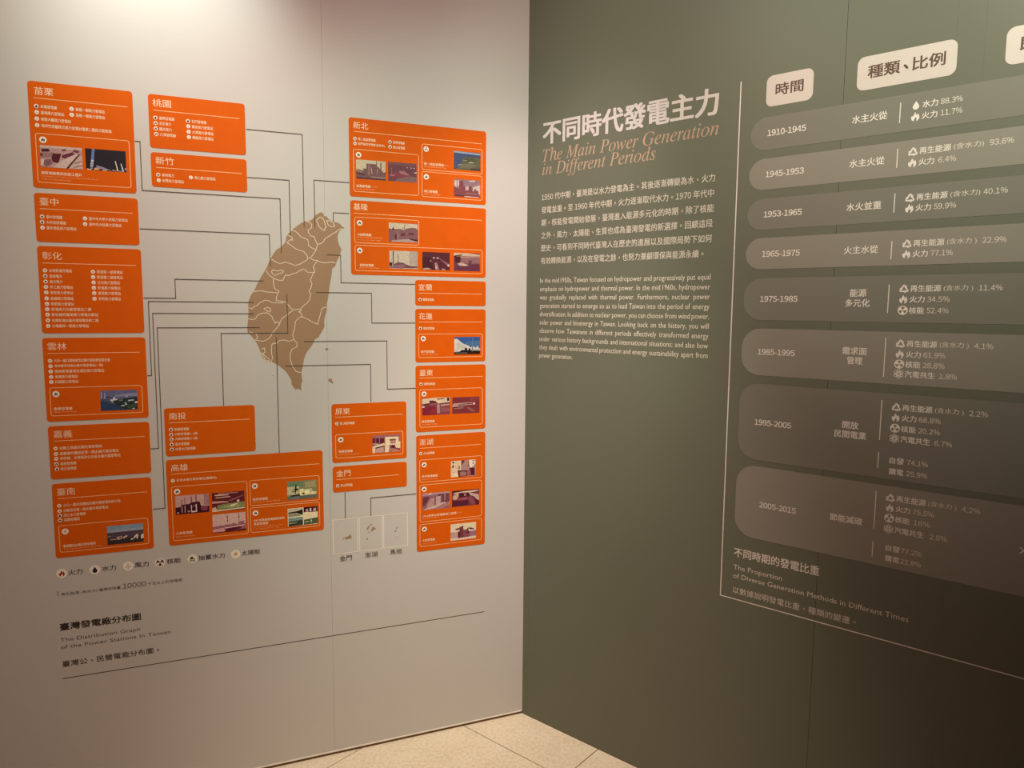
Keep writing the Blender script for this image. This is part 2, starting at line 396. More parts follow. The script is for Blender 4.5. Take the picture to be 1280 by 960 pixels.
# ------------------------------------------------------------------ layout of the wall graphics, metres along and up the wall
CARDS = [
 ('苗栗', (-1.4535, 1.8145, -1.2045, 2.093), (-1.4386, 2.0581, -1.3948, 2.0791), (-1.4411, 2.0498, -1.2178), [(-1.4358, 2.0288, -1.4263, -1.388, '卓蘭發電廠', 'w'), (-1.3538, 2.03, -1.3443, -1.2743, '後龍一期風力發電站', 'v'), (-1.4355, 2.0128, -1.426, -1.372, '龍港風力發電站', 'v'), (-1.3541, 2.0145, -1.3446, -1.2746, '海龍一期風力發電站', 'v'), (-1.4362, 1.9959, -1.4267, -1.3568, '後龍大鵬風力發電站', 'v'), (-1.4364, 1.9789, -1.4269, -1.2603, '海洋竹南離岸式風力發電計畫第二階段示範風場', 'v')], [((-1.4416, 1.8291, -1.2179, 1.9577), (-1.4249, 1.9419), 'f', [('street', (-1.4332, 1.8702, -1.3348, 1.9277)), ('night', (-1.3269, 1.871, -1.2279, 1.9284))], [(-1.434, 1.855, -1.337, '通霄電廠舊貌及施工照片', 0.0085), (-1.4346, 1.8454, -1.2992, 'Old Building of Tongxiao Power Plant and the Photo', 0.0042), (-1.4349, 1.8386, -1.3645, 'of Its Construction Site', 0.0042)])]),
 ('臺中', (-1.4535, 1.67, -1.203, 1.8005), (-1.4413, 1.7677, -1.397, 1.7887), (-1.4413, 1.7586, -1.2168), [(-1.4373, 1.7377, -1.4278, -1.3896, '臺中發電廠', 'f'), (-1.438, 1.723, -1.4285, -1.382, '大甲溪發電廠', 'w'), (-1.4379, 1.7079, -1.4284, -1.3577, '臺中港區風力發電站', 'v'), (-1.3357, 1.7382, -1.3262, -1.2303, '臺中市大甲大安風力發電站', 'v'), (-1.336, 1.7227, -1.3265, -1.2467, '臺中市大肚風力發電站', 'v')], []),
 ('彰化', (-1.4537, 1.4205, -1.2007, 1.6585), (-1.4427, 1.6223, -1.3964, 1.6433), (-1.443, 1.6125, -1.2148), [(-1.438, 1.5926, -1.4285, -1.374, '台電彰濱光電站', 's'), (-1.438, 1.5773, -1.4285, -1.3983, '星能電力', 'f'), (-1.438, 1.5622, -1.4285, -1.3983, '星元電力', 'f'), (-1.438, 1.5474, -1.4285, -1.3738, '彰工風力發電站', 'v'), (-1.438, 1.5323, -1.4285, -1.3741, '彰旺風力發電站', 'v'), (-1.438, 1.5163, -1.4285, -1.3736, '鹿威風力發電站', 'v'), (-1.4381, 1.5012, -1.4286, -1.3736, '彰新風力發電站', 'v'), (-1.4381, 1.4864, -1.4286, -1.3324, '彰濱風力示範發電站二期', 'v'), (-1.4381, 1.4717, -1.4286, -1.3158, '彰化線西崙尾風力發電示範站', 'v'), (-1.4381, 1.4558, -1.4286, -1.3158, '台灣彰濱太陽光電發電系統二期', 's'), (-1.4381, 1.4405, -1.4286, -1.34, '台電離岸一期風力發電站', 'v'), (-1.3231, 1.5919, -1.3136, -1.2491, '彰濱第一號發電站', 's'), (-1.3233, 1.5771, -1.3138, -1.2492, '彰濱第二號發電站', 'v'), (-1.3228, 1.5622, -1.3133, -1.2574, '王功風力發電站', 'v'), (-1.3229, 1.5473, -1.3134, -1.2568, '彰濱風力發電站', 'v'), (-1.3226, 1.5324, -1.3131, -1.2567, '鹿港風力發電站', 'v'), (-1.3226, 1.5167, -1.3131, -1.2569, '芳苑風力發電站', 'v')], []),
 ('雲林', (-1.4545, 1.173, -1.1995, 1.4075), (-1.4429, 1.3733, -1.3975, 1.3943), (-1.4432, 1.3644, -1.2148), [(-1.4388, 1.3438, -1.4293, -1.2922, '元長一期口湖地面型太陽光電系統發電計畫', 's'), (-1.4383, 1.3288, -1.4288, -1.3104, '雲林崙背地面太陽光電發電站(一期)', 's'), (-1.4386, 1.3141, -1.4291, -1.308, '雲林麥寮臺電及湖西風力發電站', 'v'), (-1.4384, 1.2987, -1.4289, -1.3741, '麥寮風力發電站', 'v'), (-1.4385, 1.2845, -1.429, -1.3731, '四湖風力發電站', 'v')], [((-1.4437, 1.1889, -1.2141, 1.268), (-1.4294, 1.2504), 'f', [('coast', (-1.3215, 1.1976, -1.2269, 1.256))], [(-1.4363, 1.2086, -1.3914, '麥寮發電廠', 0.0085), (-1.4367, 1.1997, -1.3808, 'Mailiao Power Plant', 0.0042)])]),
 ('嘉義', (-1.4537, 1.008, -1.1993, 1.16), (-1.4411, 1.1258, -1.3957, 1.1468), (-1.4409, 1.1173, -1.2131), [(-1.438, 1.0963, -1.4285, -1.3229, '台糖工務處太陽光電發電站', 's'), (-1.4378, 1.0806, -1.4283, -1.2814, '嘉義義竹鹽田型第一期太陽光電發電站', 's'), (-1.4379, 1.0667, -1.4284, -1.2776, '布袋鎮、北港溪及公共區太陽光電發電站', 's'), (-1.4381, 1.0515, -1.4286, -1.3891, '嘉惠發電廠', 'f'), (-1.4376, 1.037, -1.4281, -1.3896, '曾文發電廠', 'w')], []),
 ('臺南', (-1.453, 0.7785, -1.2015, 0.995), (-1.4409, 0.96, -1.3963, 0.981), (-1.4407, 0.9514, -1.2132), [(-1.4373, 0.931, -1.4278, -1.2835, '水公一期台南鹽田太陽光電發電系統工程', 's'), (-1.4373, 0.9157, -1.4278, -1.3155, '台糖善化第一期太陽光電發電站', 's'), (-1.4375, 0.902, -1.428, -1.3731, '西口水力發電廠', 'w'), (-1.4372, 0.8885, -1.4277, -1.3887, '森霸發電廠', 'f')], [((-1.4417, 0.7945, -1.2143, 0.8723), (-1.4266, 0.8546), 's', [('saltfield', (-1.322, 0.802, -1.2277, 0.8582))], [(-1.4336, 0.8117, -1.352, '臺南鹽田太陽光電發電站', 0.0085), (-1.432, 0.8026, -1.3354, 'Tainan Salt Field Solar Photovoltaics Station', 0.0042)])]),
 ('桃園', (-1.1655, 1.945, -0.91, 2.092), (-1.1544, 2.0588, -1.107, 2.0798), (-1.1526, 2.0485, -0.9252), [(-1.1486, 2.0283, -1.1391, -1.0995, '義興發電廠', 'w'), (-1.1487, 2.0132, -1.1392, -1.1092, '長生電力', 'f'), (-1.1487, 1.9982, -1.1392, -1.1079, '國光電力', 'f'), (-1.1481, 1.9831, -1.1386, -1.0973, '大潭發電廠', 'f'), (-1.0643, 2.0277, -1.0548, -1.0154, '石門發電廠', 'w'), (-1.0641, 2.0127, -1.0546, -0.9984, '觀音風力發電站', 'v'), (-1.0638, 1.9975, -1.0543, -0.9976, '大潭風力發電站', 'v'), (-1.0636, 1.9826, -1.0541, -0.9978, '觀園風力發電站', 'v')], []),
 ('新竹', (-1.165, 1.837, -0.9095, 1.9325), (-1.1531, 1.8999, -1.1051, 1.9209), (-1.1524, 1.8908, -0.9229), [(-1.1474, 1.8707, -1.1379, -1.1062, '新桃電力', 'f'), (-1.1467, 1.8551, -1.1372, -1.0811, '新豐風力發電站', 'v'), (-1.0623, 1.8694, -1.0528, -0.9963, '香山風力發電站', 'v')], []),
 ('南投', (-1.159, 1.0535, -0.907, 1.1975), (-1.146, 1.1628, -1.1002, 1.1838), (-1.1473, 1.1539, -0.9218), [(-1.1422, 1.1335, -1.1327, -1.0934, '明潭發電廠', 'w'), (-1.1422, 1.1183, -1.1327, -1.0707, '大觀發電廠(一)廠', 'w'), (-1.1419, 1.1038, -1.1324, -1.0712, '大觀發電廠(二)廠', 'p'), (-1.142, 1.0889, -1.1325, -1.0936, '萬大發電廠', 'w'), (-1.142, 1.0739, -1.1325, -1.0771, '水里水力發電廠', 'w')], []),
 ('高雄', (-1.16, 0.7805, -0.706, 1.0425), (-1.1465, 1.0071, -1.1009, 1.0281), (-1.1472, 0.999, -0.716), [(-1.1429, 0.9788, -1.1334, -1.0223, '永安太陽光電發電站(鹽灘地)', 's')], [((-1.1477, 0.7945, -0.9359, 0.9603), (-1.1327, 0.9444), 'f', [('stacks', (-1.1388, 0.8741, -1.0459, 0.9314)), ('field', (-1.0374, 0.8722, -0.9444, 0.9312)), ('plant', (-1.0378, 0.8056, -0.943, 0.8637))], [(-1.1404, 0.8163, -1.095, '大林發電廠', 0.0085), (-1.1408, 0.8057, -1.0898, 'Dalin Power Plant', 0.0042)]), ((-0.9278, 0.8811, -0.7183, 0.9611), (-0.9131, 0.9429), 'f', [('palm', (-0.8172, 0.8891, -0.7261, 0.9486))], [(-0.9205, 0.9006, -0.8758, '南部發電廠', 0.0085), (-0.9207, 0.8917, -0.8389, 'Nanbu Power Plant', 0.0042)]), ((-0.9283, 0.7952, -0.7188, 0.8743), (-0.9134, 0.8567), 'f', [('quad', (-0.8174, 0.8026, -0.725, 0.861))], [(-0.92, 0.8331, -0.8273, '1981年興達發電廠興建時', 0.0085), (-0.9197, 0.8217, -0.8767, '興達發電廠', 0.0085), (-0.9205, 0.8118, -0.8318, 'The Construction of Xingda Power Plant', 0.0042), (-0.9207, 0.8054, -0.8446, 'in Its Beginning in 1981', 0.0042)])]),
 ('屏東', (-0.6755, 0.998, -0.4315, 1.1895), (-0.6637, 1.1547, -0.6174, 1.1757), (-0.664, 1.1469, -0.4434), [(-0.6593, 1.1259, -0.6498, -0.6029, '第三核能發電廠', 'n')], [((-0.6641, 1.0128, -0.4437, 1.0902), (-0.6479, 1.0728), 'f', [('buildings', (-0.5458, 1.0219, -0.4529, 1.0804))], [(-0.6555, 1.0342, -0.61, '恆春發電廠', 0.0085), (-0.6557, 1.0234, -0.5872, 'Hengchun Power Plant', 0.0042)])]),
 ('金門', (-0.6755, 0.9005, -0.4315, 0.9855), (-0.664, 0.9516, -0.6182, 0.9726), (-0.6644, 0.9425, -0.4579), [(-0.6602, 0.9219, -0.6507, -0.6124, '塔山發電廠', 'f')], []),
 ('新北', (-0.6075, 1.8455, -0.1535, 2.086), (-0.5936, 2.0535, -0.5469, 2.0745), (-0.5919, 2.0447, -0.1682), [(-0.5888, 2.023, -0.5793, -0.5238, '第二核能發電廠', 'n'), (-0.589, 2.0082, -0.5795, -0.4954, '龍門核能發電廠(封存中)', 'n'), (-0.478, 2.0228, -0.4685, -0.4303, '翡翠發電廠', 'w'), (-0.4782, 2.0075, -0.4687, -0.4296, '桂山發電廠', 'w')], [((-0.5942, 1.8618, -0.3854, 1.9906), (-0.5782, 1.9744), 'f', [('plantsky', (-0.5866, 1.9017, -0.4934, 1.9603)), ('dusk', (-0.4849, 1.9016, -0.3923, 1.9614))], [(-0.5866, 1.8792, -0.5414, '深澳發電廠', 0.0085), (-0.5402, 1.8786, -0.5215, '(1960年代)', 0.0045), (-0.5867, 1.8702, -0.5276, "Shen'ao Power Plant", 0.0042)]), ((-0.3741, 1.9461, -0.1673, 2.0262), (-0.3599, 2.0111), 'n', [('cape', (-0.2663, 1.9549, -0.1737, 2.0141))], [(-0.3671, 1.9648, -0.3005, '第一核能發電廠', 0.0085), (-0.2997, 1.9643, -0.2843, '(除役中)', 0.0045), (-0.3672, 1.956, -0.292, 'First Nuclear Power Plant', 0.0042)]), ((-0.3745, 1.86, -0.1674, 1.9394), (-0.3598, 1.9232), 'f', [('towers', (-0.2663, 1.8674, -0.1743, 1.924))], [(-0.3675, 1.8776, -0.322, '林口發電廠', 0.0085), (-0.3676, 1.8686, -0.3114, 'Linkou Power Plant', 0.0042)])]),
 ('基隆', (-0.6065, 1.6025, -0.153, 1.834), (-0.5965, 1.8043, -0.5513, 1.8253), (-0.5948, 1.7942, -0.1671), [], [((-0.5938, 1.7026, -0.3858, 1.7823), (-0.5776, 1.7649), 'f', [('block', (-0.4848, 1.7104, -0.39, 1.7707))], [(-0.5855, 1.7287, -0.5412, '北部發電廠', 0.0085), (-0.5857, 1.7203, -0.5052, 'Northern Thermal and North Power', 0.0042), (-0.5858, 1.7119, -0.5093, 'Station in Its Early Stage', 0.0042)]), ((-0.5933, 1.6154, -0.1659, 1.695), (-0.5784, 1.6785), 'f', [('chimneys', (-0.4836, 1.6247, -0.3905, 1.6822)), ('hall', (-0.3745, 1.6237, -0.2807, 1.682)), ('brick', (-0.2663, 1.6233, -0.1742, 1.6828))], [(-0.579, 1.6332, -0.5344, '協和發電廠', 0.0085), (-0.5803, 1.6246, -0.5163, 'Xiehe Power Plant', 0.0042)])]),
 ('宜蘭', (-0.399, 1.5065, -0.1525, 1.59), (-0.388, 1.5562, -0.3421, 1.5772), (-0.3881, 1.5471, -0.166), [(-0.3826, 1.5262, -0.3731, -0.3358, '蘭陽發電廠', 'w')], []),
 ('花蓮', (-0.3993, 1.318, -0.1525, 1.4955), (-0.3872, 1.4606, -0.3411, 1.4816), (-0.3873, 1.4523, -0.1634), [(-0.3824, 1.4313, -0.3729, -0.3343, '東部發電廠', 'w')], [((-0.3881, 1.3342, -0.1639, 1.4121), (-0.3726, 1.3971), 'f', [('cloud', (-0.2649, 1.3425, -0.1721, 1.4018))], [(-0.3807, 1.3534, -0.335, '和平發電廠', 0.0085), (-0.3808, 1.344, -0.3202, 'Heping Power Plant', 0.0042)])]),
 ('臺東', (-0.3995, 1.083, -0.1515, 1.307), (-0.3857, 1.2723, -0.3399, 1.2933), (-0.3858, 1.2653, -0.1615), [(-0.3811, 1.2453, -0.3716, -0.3323, '東興發電廠', 'w')], [((-0.3855, 1.0988, -0.1632, 1.2259), (-0.3706, 1.2114), 'f', [('harbour', (-0.3773, 1.139, -0.2802, 1.1972)), ('aerial', (-0.2719, 1.1392, -0.1737, 1.1959))], [(-0.3786, 1.1182, -0.3344, '綠島發電廠', 0.0085), (-0.3787, 1.108, -0.3239, 'Green Island Power Plant', 0.0042)])]),
 ('澎湖', (-0.3985, 0.6685, -0.1515, 1.071), (-0.3874, 1.0371, -0.3399, 1.0581), (-0.3865, 1.0274, -0.1685), [(-0.383, 1.0092, -0.3735, -0.3348, '尖山發電廠', 'f')], [((-0.3869, 0.9101, -0.164, 0.987), (-0.3712, 0.9698), 'f', [('machine', (-0.2769, 0.9183, -0.1859, 0.9753))], [(-0.3797, 0.9297, -0.3244, '虎井發電機組', 0.0085), (-0.3798, 0.9189, -0.3244, 'Hujing Power Plant', 0.0042)]), ((-0.3867, 0.7716, -0.1645, 0.9003), (-0.3715, 0.8854), 'f', [('tanks', (-0.3775, 0.8122, -0.2812, 0.8703)), ('crowd', (-0.2731, 0.8129, -0.1737, 0.87))], [(-0.3764, 0.7913, -0.2573, '1966年馬公發電廠竣工典禮', 0.0085), (-0.2559, 0.7908, -0.2376, '(1966)', 0.0045), (-0.3804, 0.7824, -0.3208, 'Magong Power Plant', 0.0042)]), ((-0.3873, 0.6857, -0.1644, 0.7629), (-0.3714, 0.7456), 'f', [('house', (-0.2781, 0.6935, -0.1849, 0.752))], [(-0.3782, 0.7063, -0.3343, '七美發電廠', 0.0085), (-0.3795, 0.6948, -0.3277, 'Qimei Power Plant', 0.0042)])]),
]
LINES = {
 '苗栗': [(-1.2034, 1.9588), (-1.1904, 1.9588), (-1.1904, 1.8243), (-0.8169, 1.8243), (-0.8169, 1.662)],
 '臺中': [(-1.2011, 1.7165), (-0.8504, 1.7165), (-0.8504, 1.6218)],
 '新竹': [(-0.9086, 1.8812), (-0.7893, 1.8812), (-0.7893, 1.7169)],
 '桃園': [(-0.908, 2.0202), (-0.7478, 2.0202), (-0.7478, 1.7431)],
 '新北': [(-0.6084, 1.8871), (-0.7155, 1.8871), (-0.7155, 1.7446)],
 '基隆': [(-0.6098, 1.792), (-0.6591, 1.792), (-0.6591, 1.7634)],
 '彰化': [(-1.1991, 1.5206), (-1.1152, 1.5206), (-1.1152, 1.5761), (-0.8705, 1.5761)],
 '雲林': [(-1.1988, 1.2962), (-1.1873, 1.2962), (-1.1873, 1.511), (-0.9009, 1.511)],
 '嘉義': [(-1.1989, 1.0794), (-1.1774, 1.0794), (-1.1774, 1.4768), (-0.9012, 1.4768)],
 '臺南': [(-1.1996, 0.8974), (-1.1671, 0.8974), (-1.1671, 1.4349), (-0.8853, 1.4349)],
 '南投': [(-0.9953, 1.199), (-0.9953, 1.4176), (-0.8036, 1.4176), (-0.8036, 1.5391)],
 '高雄': [(-0.8379, 1.0428), (-0.8379, 1.4063)],
 '宜蘭': [(-0.3992, 1.5757), (-0.6386, 1.5757), (-0.6386, 1.6615), (-0.682, 1.6615)],
 '花蓮': [(-0.3999, 1.4489), (-0.5428, 1.4489), (-0.5428, 1.5443), (-0.7162, 1.5443)],
 '臺東': [(-0.3993, 1.2321), (-0.4946, 1.2321), (-0.4946, 1.3908), (-0.7557, 1.3908)],
 '屏東': [(-0.5487, 1.1929), (-0.5487, 1.3152), (-0.814, 1.3152)],
 '金門': [(-0.6371, 0.899), (-0.6371, 0.8108)],
 '澎湖': [(-0.4, 0.8718), (-0.5535, 0.8718), (-0.5535, 0.8103)],
}
ISLAND = [(-0.6953, 1.792), (-0.6888, 1.7863), (-0.6874, 1.7802), (-0.6783, 1.7792), (-0.6738, 1.7718), (-0.6633, 1.7662), (-0.6541, 1.763), (-0.6449, 1.7617), (-0.6373, 1.7568), (-0.6328, 1.7509), (-0.6251, 1.7472), (-0.6298, 1.7433), (-0.6376, 1.7398), (-0.6439, 1.7303), (-0.6472, 1.7193), (-0.6464, 1.7085), (-0.643, 1.6932), (-0.6354, 1.6811), (-0.6387, 1.6685), (-0.642, 1.6591), (-0.65, 1.6433), (-0.6532, 1.6338), (-0.6565, 1.626), (-0.6658, 1.6195), (-0.666, 1.6086), (-0.6694, 1.5898), (-0.6745, 1.5648), (-0.6764, 1.546), (-0.6804, 1.5233), (-0.684, 1.5063), (-0.6825, 1.4962), (-0.6861, 1.4826), (-0.6914, 1.4655), (-0.6933, 1.4519), (-0.6919, 1.4383), (-0.6988, 1.4247), (-0.7109, 1.4043), (-0.7226, 1.3976), (-0.7261, 1.3874), (-0.738, 1.3705), (-0.7498, 1.3554), (-0.7568, 1.3368), (-0.7606, 1.313), (-0.7658, 1.2961), (-0.7646, 1.279), (-0.7632, 1.267), (-0.7667, 1.2585), (-0.7678, 1.2363), (-0.7736, 1.2416), (-0.7801, 1.2436), (-0.7841, 1.2393), (-0.7898, 1.2473), (-0.7961, 1.2577), (-0.7965, 1.2697), (-0.802, 1.2817), (-0.8114, 1.2972), (-0.824, 1.3094), (-0.8365, 1.3198), (-0.8475, 1.3267), (-0.8586, 1.3303), (-0.8712, 1.3322), (-0.8788, 1.3424), (-0.8838, 1.3558), (-0.889, 1.3725), (-0.8963, 1.3891), (-0.9038, 1.4007), (-0.9143, 1.414), (-0.9203, 1.4206), (-0.9215, 1.4321), (-0.9195, 1.4485), (-0.9182, 1.4616), (-0.9164, 1.4812), (-0.9166, 1.4976), (-0.9162, 1.5106), (-0.9112, 1.5253), (-0.9077, 1.5333), (-0.9003, 1.5439), (-0.8943, 1.5545), (-0.8882, 1.5697), (-0.8776, 1.588), (-0.8686, 1.6032), (-0.8611, 1.6155), (-0.8534, 1.6338), (-0.8473, 1.646), (-0.8397, 1.6598), (-0.8322, 1.6706), (-0.8203, 1.6785), (-0.8144, 1.6833), (-0.8054, 1.6942), (-0.8023, 1.7019), (-0.802, 1.7109), (-0.796, 1.7202), (-0.7869, 1.7297), (-0.7809, 1.736), (-0.7689, 1.7456), (-0.7568, 1.7553), (-0.7448, 1.7605), (-0.7298, 1.7643), (-0.7223, 1.7692), (-0.7145, 1.7803), (-0.7054, 1.7868)]
BORDERS = [[(-0.7854, 1.7313), (-0.7751, 1.7302), (-0.7664, 1.7231), (-0.7578, 1.7129), (-0.7385, 1.7061), (-0.7357, 1.6986), (-0.7359, 1.6879), (-0.7255, 1.6807), (-0.7151, 1.6765)], [(-0.7404, 1.7607), (-0.7314, 1.7596), (-0.7247, 1.7524), (-0.7258, 1.7417), (-0.7364, 1.7351), (-0.7351, 1.7276), (-0.7278, 1.7172), (-0.7188, 1.7161), (-0.7145, 1.7041), (-0.7087, 1.6921), (-0.7136, 1.675), (-0.726, 1.6562), (-0.7307, 1.6505), (-0.7382, 1.6496)], [(-0.6298, 1.7433), (-0.6406, 1.7428), (-0.6516, 1.733), (-0.6609, 1.7279), (-0.6717, 1.7198), (-0.6856, 1.7115), (-0.6903, 1.702), (-0.6981, 1.6956), (-0.7087, 1.6921)], [(-0.8024, 1.6958), (-0.7908, 1.6888), (-0.7734, 1.6758), (-0.7513, 1.669), (-0.7439, 1.6617), (-0.7382, 1.6496), (-0.7413, 1.6434), (-0.7534, 1.6369), (-0.761, 1.6306), (-0.776, 1.6255), (-0.7921, 1.6311), (-0.8068, 1.6352), (-0.8215, 1.6293), (-0.8331, 1.6344), (-0.8459, 1.643)], [(-0.7975, 1.7156), (-0.7873, 1.714), (-0.783, 1.7072), (-0.7841, 1.7011), (-0.7875, 1.704), (-0.7935, 1.7007), (-0.798, 1.6945), (-0.7967, 1.69)], [(-0.7307, 1.6505), (-0.7233, 1.644), (-0.7112, 1.6429), (-0.7022, 1.6385), (-0.687, 1.6359), (-0.6763, 1.6378), (-0.6655, 1.6397), (-0.6547, 1.6369)], [(-0.7112, 1.6407), (-0.7175, 1.6319), (-0.7231, 1.624), (-0.7208, 1.6164), (-0.7186, 1.6066), (-0.7301, 1.6054), (-0.7406, 1.606), (-0.7465, 1.6126), (-0.7539, 1.6155), (-0.763, 1.6106), (-0.775, 1.6027), (-0.787, 1.5993), (-0.7959, 1.5945), (-0.8062, 1.5958), (-0.8109, 1.5865), (-0.814, 1.5795), (-0.8257, 1.5792), (-0.8401, 1.5843), (-0.8516, 1.5916), (-0.8572, 1.599), (-0.8627, 1.6079)], [(-0.8425, 1.5828), (-0.8419, 1.5707), (-0.8394, 1.554), (-0.8271, 1.5466), (-0.8281, 1.5421), (-0.8325, 1.5405), (-0.8313, 1.5313)], [(-0.9003, 1.5439), (-0.8903, 1.545), (-0.8759, 1.5464), (-0.8615, 1.543), (-0.8325, 1.5411)], [(-0.7225, 1.6056), (-0.7273, 1.5947), (-0.7321, 1.5822), (-0.7278, 1.57), (-0.7311, 1.5575), (-0.7379, 1.5481), (-0.7329, 1.5405), (-0.7322, 1.5327)], [(-0.8469, 1.6053), (-0.8424, 1.61), (-0.8308, 1.6073), (-0.8191, 1.61), (-0.8118, 1.6072), (-0.8164, 1.6016), (-0.8266, 1.5998), (-0.8355, 1.5935), (-0.8442, 1.5979), (-0.8469, 1.6053)], [(-0.7104, 1.7622), (-0.7087, 1.7684), (-0.6996, 1.7759), (-0.692, 1.7739), (-0.6862, 1.7635), (-0.6848, 1.7529), (-0.6804, 1.7464), (-0.6866, 1.7421), (-0.6845, 1.7376), (-0.6897, 1.7358), (-0.6972, 1.7416), (-0.7046, 1.7482), (-0.7054, 1.7564), (-0.7104, 1.7622)], [(-0.68, 1.7669), (-0.6709, 1.7664), (-0.6603, 1.7618), (-0.6573, 1.7558), (-0.6559, 1.7497), (-0.6666, 1.7483), (-0.6757, 1.7549), (-0.68, 1.7669)], [(-0.8345, 1.5313), (-0.8348, 1.5174), (-0.8158, 1.515), (-0.8063, 1.5125), (-0.7985, 1.5019), (-0.7923, 1.4936), (-0.7843, 1.4903), (-0.7649, 1.4915), (-0.7549, 1.5023), (-0.745, 1.5098), (-0.7366, 1.5193), (-0.734, 1.5327)], [(-0.916, 1.4959), (-0.9075, 1.4911), (-0.9011, 1.4977), (-0.8901, 1.5027), (-0.8821, 1.511), (-0.8694, 1.5177), (-0.8585, 1.5172), (-0.8476, 1.5107), (-0.8159, 1.51), (-0.8142, 1.515)], [(-0.9191, 1.4616), (-0.9053, 1.459), (-0.8975, 1.4616), (-0.891, 1.4715), (-0.8799, 1.4781), (-0.8626, 1.4799), (-0.8487, 1.4684), (-0.8473, 1.4618), (-0.8397, 1.4478), (-0.8364, 1.4525), (-0.827, 1.4485), (-0.8287, 1.4418), (-0.8402, 1.4286), (-0.85, 1.417), (-0.8567, 1.4037), (-0.8663, 1.3971), (-0.8774, 1.3929), (-0.8993, 1.3964), (-0.8928, 1.404), (-0.8956, 1.4155), (-0.9156, 1.4222)], [(-0.8717, 1.492), (-0.8637, 1.4964), (-0.8544, 1.4941), (-0.8514, 1.4882), (-0.8562, 1.4822), (-0.8625, 1.4848), (-0.8717, 1.492)], [(-0.827, 1.4485), (-0.8203, 1.4618), (-0.8072, 1.4719), (-0.7974, 1.4802), (-0.7827, 1.4904)], [(-0.7649, 1.4915), (-0.7617, 1.4872), (-0.7699, 1.4837), (-0.7619, 1.4788), (-0.7605, 1.4687), (-0.7687, 1.4653), (-0.7803, 1.4535), (-0.7831, 1.4317), (-0.7893, 1.4116), (-0.7864, 1.3981), (-0.7769, 1.3862), (-0.7772, 1.3744), (-0.7919, 1.3678), (-0.7988, 1.3511), (-0.7976, 1.3308), (-0.79, 1.3103), (-0.7821, 1.2982), (-0.7675, 1.2934)], [(-0.7605, 1.4687), (-0.746, 1.462), (-0.7314, 1.4536), (-0.7134, 1.4445), (-0.7081, 1.4621), (-0.6992, 1.4943), (-0.6891, 1.4985), (-0.6832, 1.4962)], [(-0.7864, 1.3981), (-0.7995, 1.3915), (-0.8154, 1.3967), (-0.8283, 1.3945), (-0.8365, 1.3868), (-0.8492, 1.3853), (-0.8526, 1.3787), (-0.8532, 1.3553), (-0.8503, 1.3419), (-0.8555, 1.3269)], [(-0.8828, 1.3691), (-0.8733, 1.3723), (-0.872, 1.3589), (-0.8784, 1.3557), (-0.8708, 1.3456), (-0.8615, 1.3387), (-0.8601, 1.332), (-0.8711, 1.3339), (-0.8771, 1.3473), (-0.8831, 1.3591)]]
ISLETS = [[(-0.6921, 1.3686), (-0.6826, 1.3698), (-0.6819, 1.3647), (-0.6869, 1.3605), (-0.6902, 1.3648)], [(-0.6844, 1.2713), (-0.6728, 1.2718), (-0.672, 1.2653), (-0.668, 1.2596), (-0.6701, 1.2554), (-0.6755, 1.2599), (-0.6825, 1.2635)], [(-0.8539, 1.2876), (-0.8485, 1.2874), (-0.8501, 1.2854)]]
KINMEN = [[(-0.6481, 0.7406), (-0.6451, 0.7458), (-0.6423, 0.7471), (-0.6445, 0.7402)], [(-0.6401, 0.7497), (-0.6359, 0.747), (-0.6306, 0.7493), (-0.6263, 0.7503), (-0.6258, 0.7547), (-0.6209, 0.7553), (-0.6199, 0.7496), (-0.6174, 0.7449), (-0.6211, 0.7402), (-0.6275, 0.7427), (-0.635, 0.738), (-0.6388, 0.7407)]]
PENGHU = [[(-0.5684, 0.7639), (-0.5657, 0.7715), (-0.5602, 0.7787), (-0.5569, 0.7772), (-0.5603, 0.7709), (-0.5658, 0.7637)], [(-0.5568, 0.7839), (-0.5514, 0.7834), (-0.5504, 0.7788), (-0.5547, 0.7792)], [(-0.5515, 0.7767), (-0.5483, 0.7707), (-0.5406, 0.7705), (-0.5374, 0.7639), (-0.544, 0.7635), (-0.5484, 0.7579), (-0.5549, 0.7602), (-0.5538, 0.7652), (-0.5494, 0.7652)], [(-0.5648, 0.7568), (-0.5572, 0.756), (-0.5605, 0.7534)], [(-0.5679, 0.737), (-0.565, 0.7371), (-0.564, 0.7321), (-0.5667, 0.729), (-0.5684, 0.7319)], [(-0.5498, 0.791), (-0.547, 0.7896), (-0.5481, 0.7879)], [(-0.5774, 0.706), (-0.5752, 0.7042), (-0.577, 0.7028)]]
MATSU = [[(-0.466, 0.7686), (-0.4633, 0.7671), (-0.4647, 0.765)], [(-0.4699, 0.7588), (-0.4665, 0.7629), (-0.4625, 0.7614), (-0.4677, 0.7567)], [(-0.4744, 0.7536), (-0.4729, 0.7511), (-0.4677, 0.7517), (-0.4688, 0.7496), (-0.4729, 0.7473), (-0.4751, 0.7484)], [(-0.4712, 0.7305), (-0.469, 0.7295), (-0.4704, 0.7274)], [(-0.4656, 0.7287), (-0.4634, 0.728), (-0.4645, 0.7258)], [(-0.469, 0.725), (-0.4668, 0.7243), (-0.4677, 0.723)]]
# ------------------------------------------------------------------ things on the walls
def root(name, F, s, t, label, cat, group=None):
    o = bpy.data.objects.new(name, None); COL.objects.link(o); o.empty_display_size = 0.05
    o.matrix_world = F @ Matrix.Translation((s, t, 0))
    return tag(o, label, cat, group)

ZB = 0.0008   # front of the card vinyl
ZP = 0.00095  # print on it
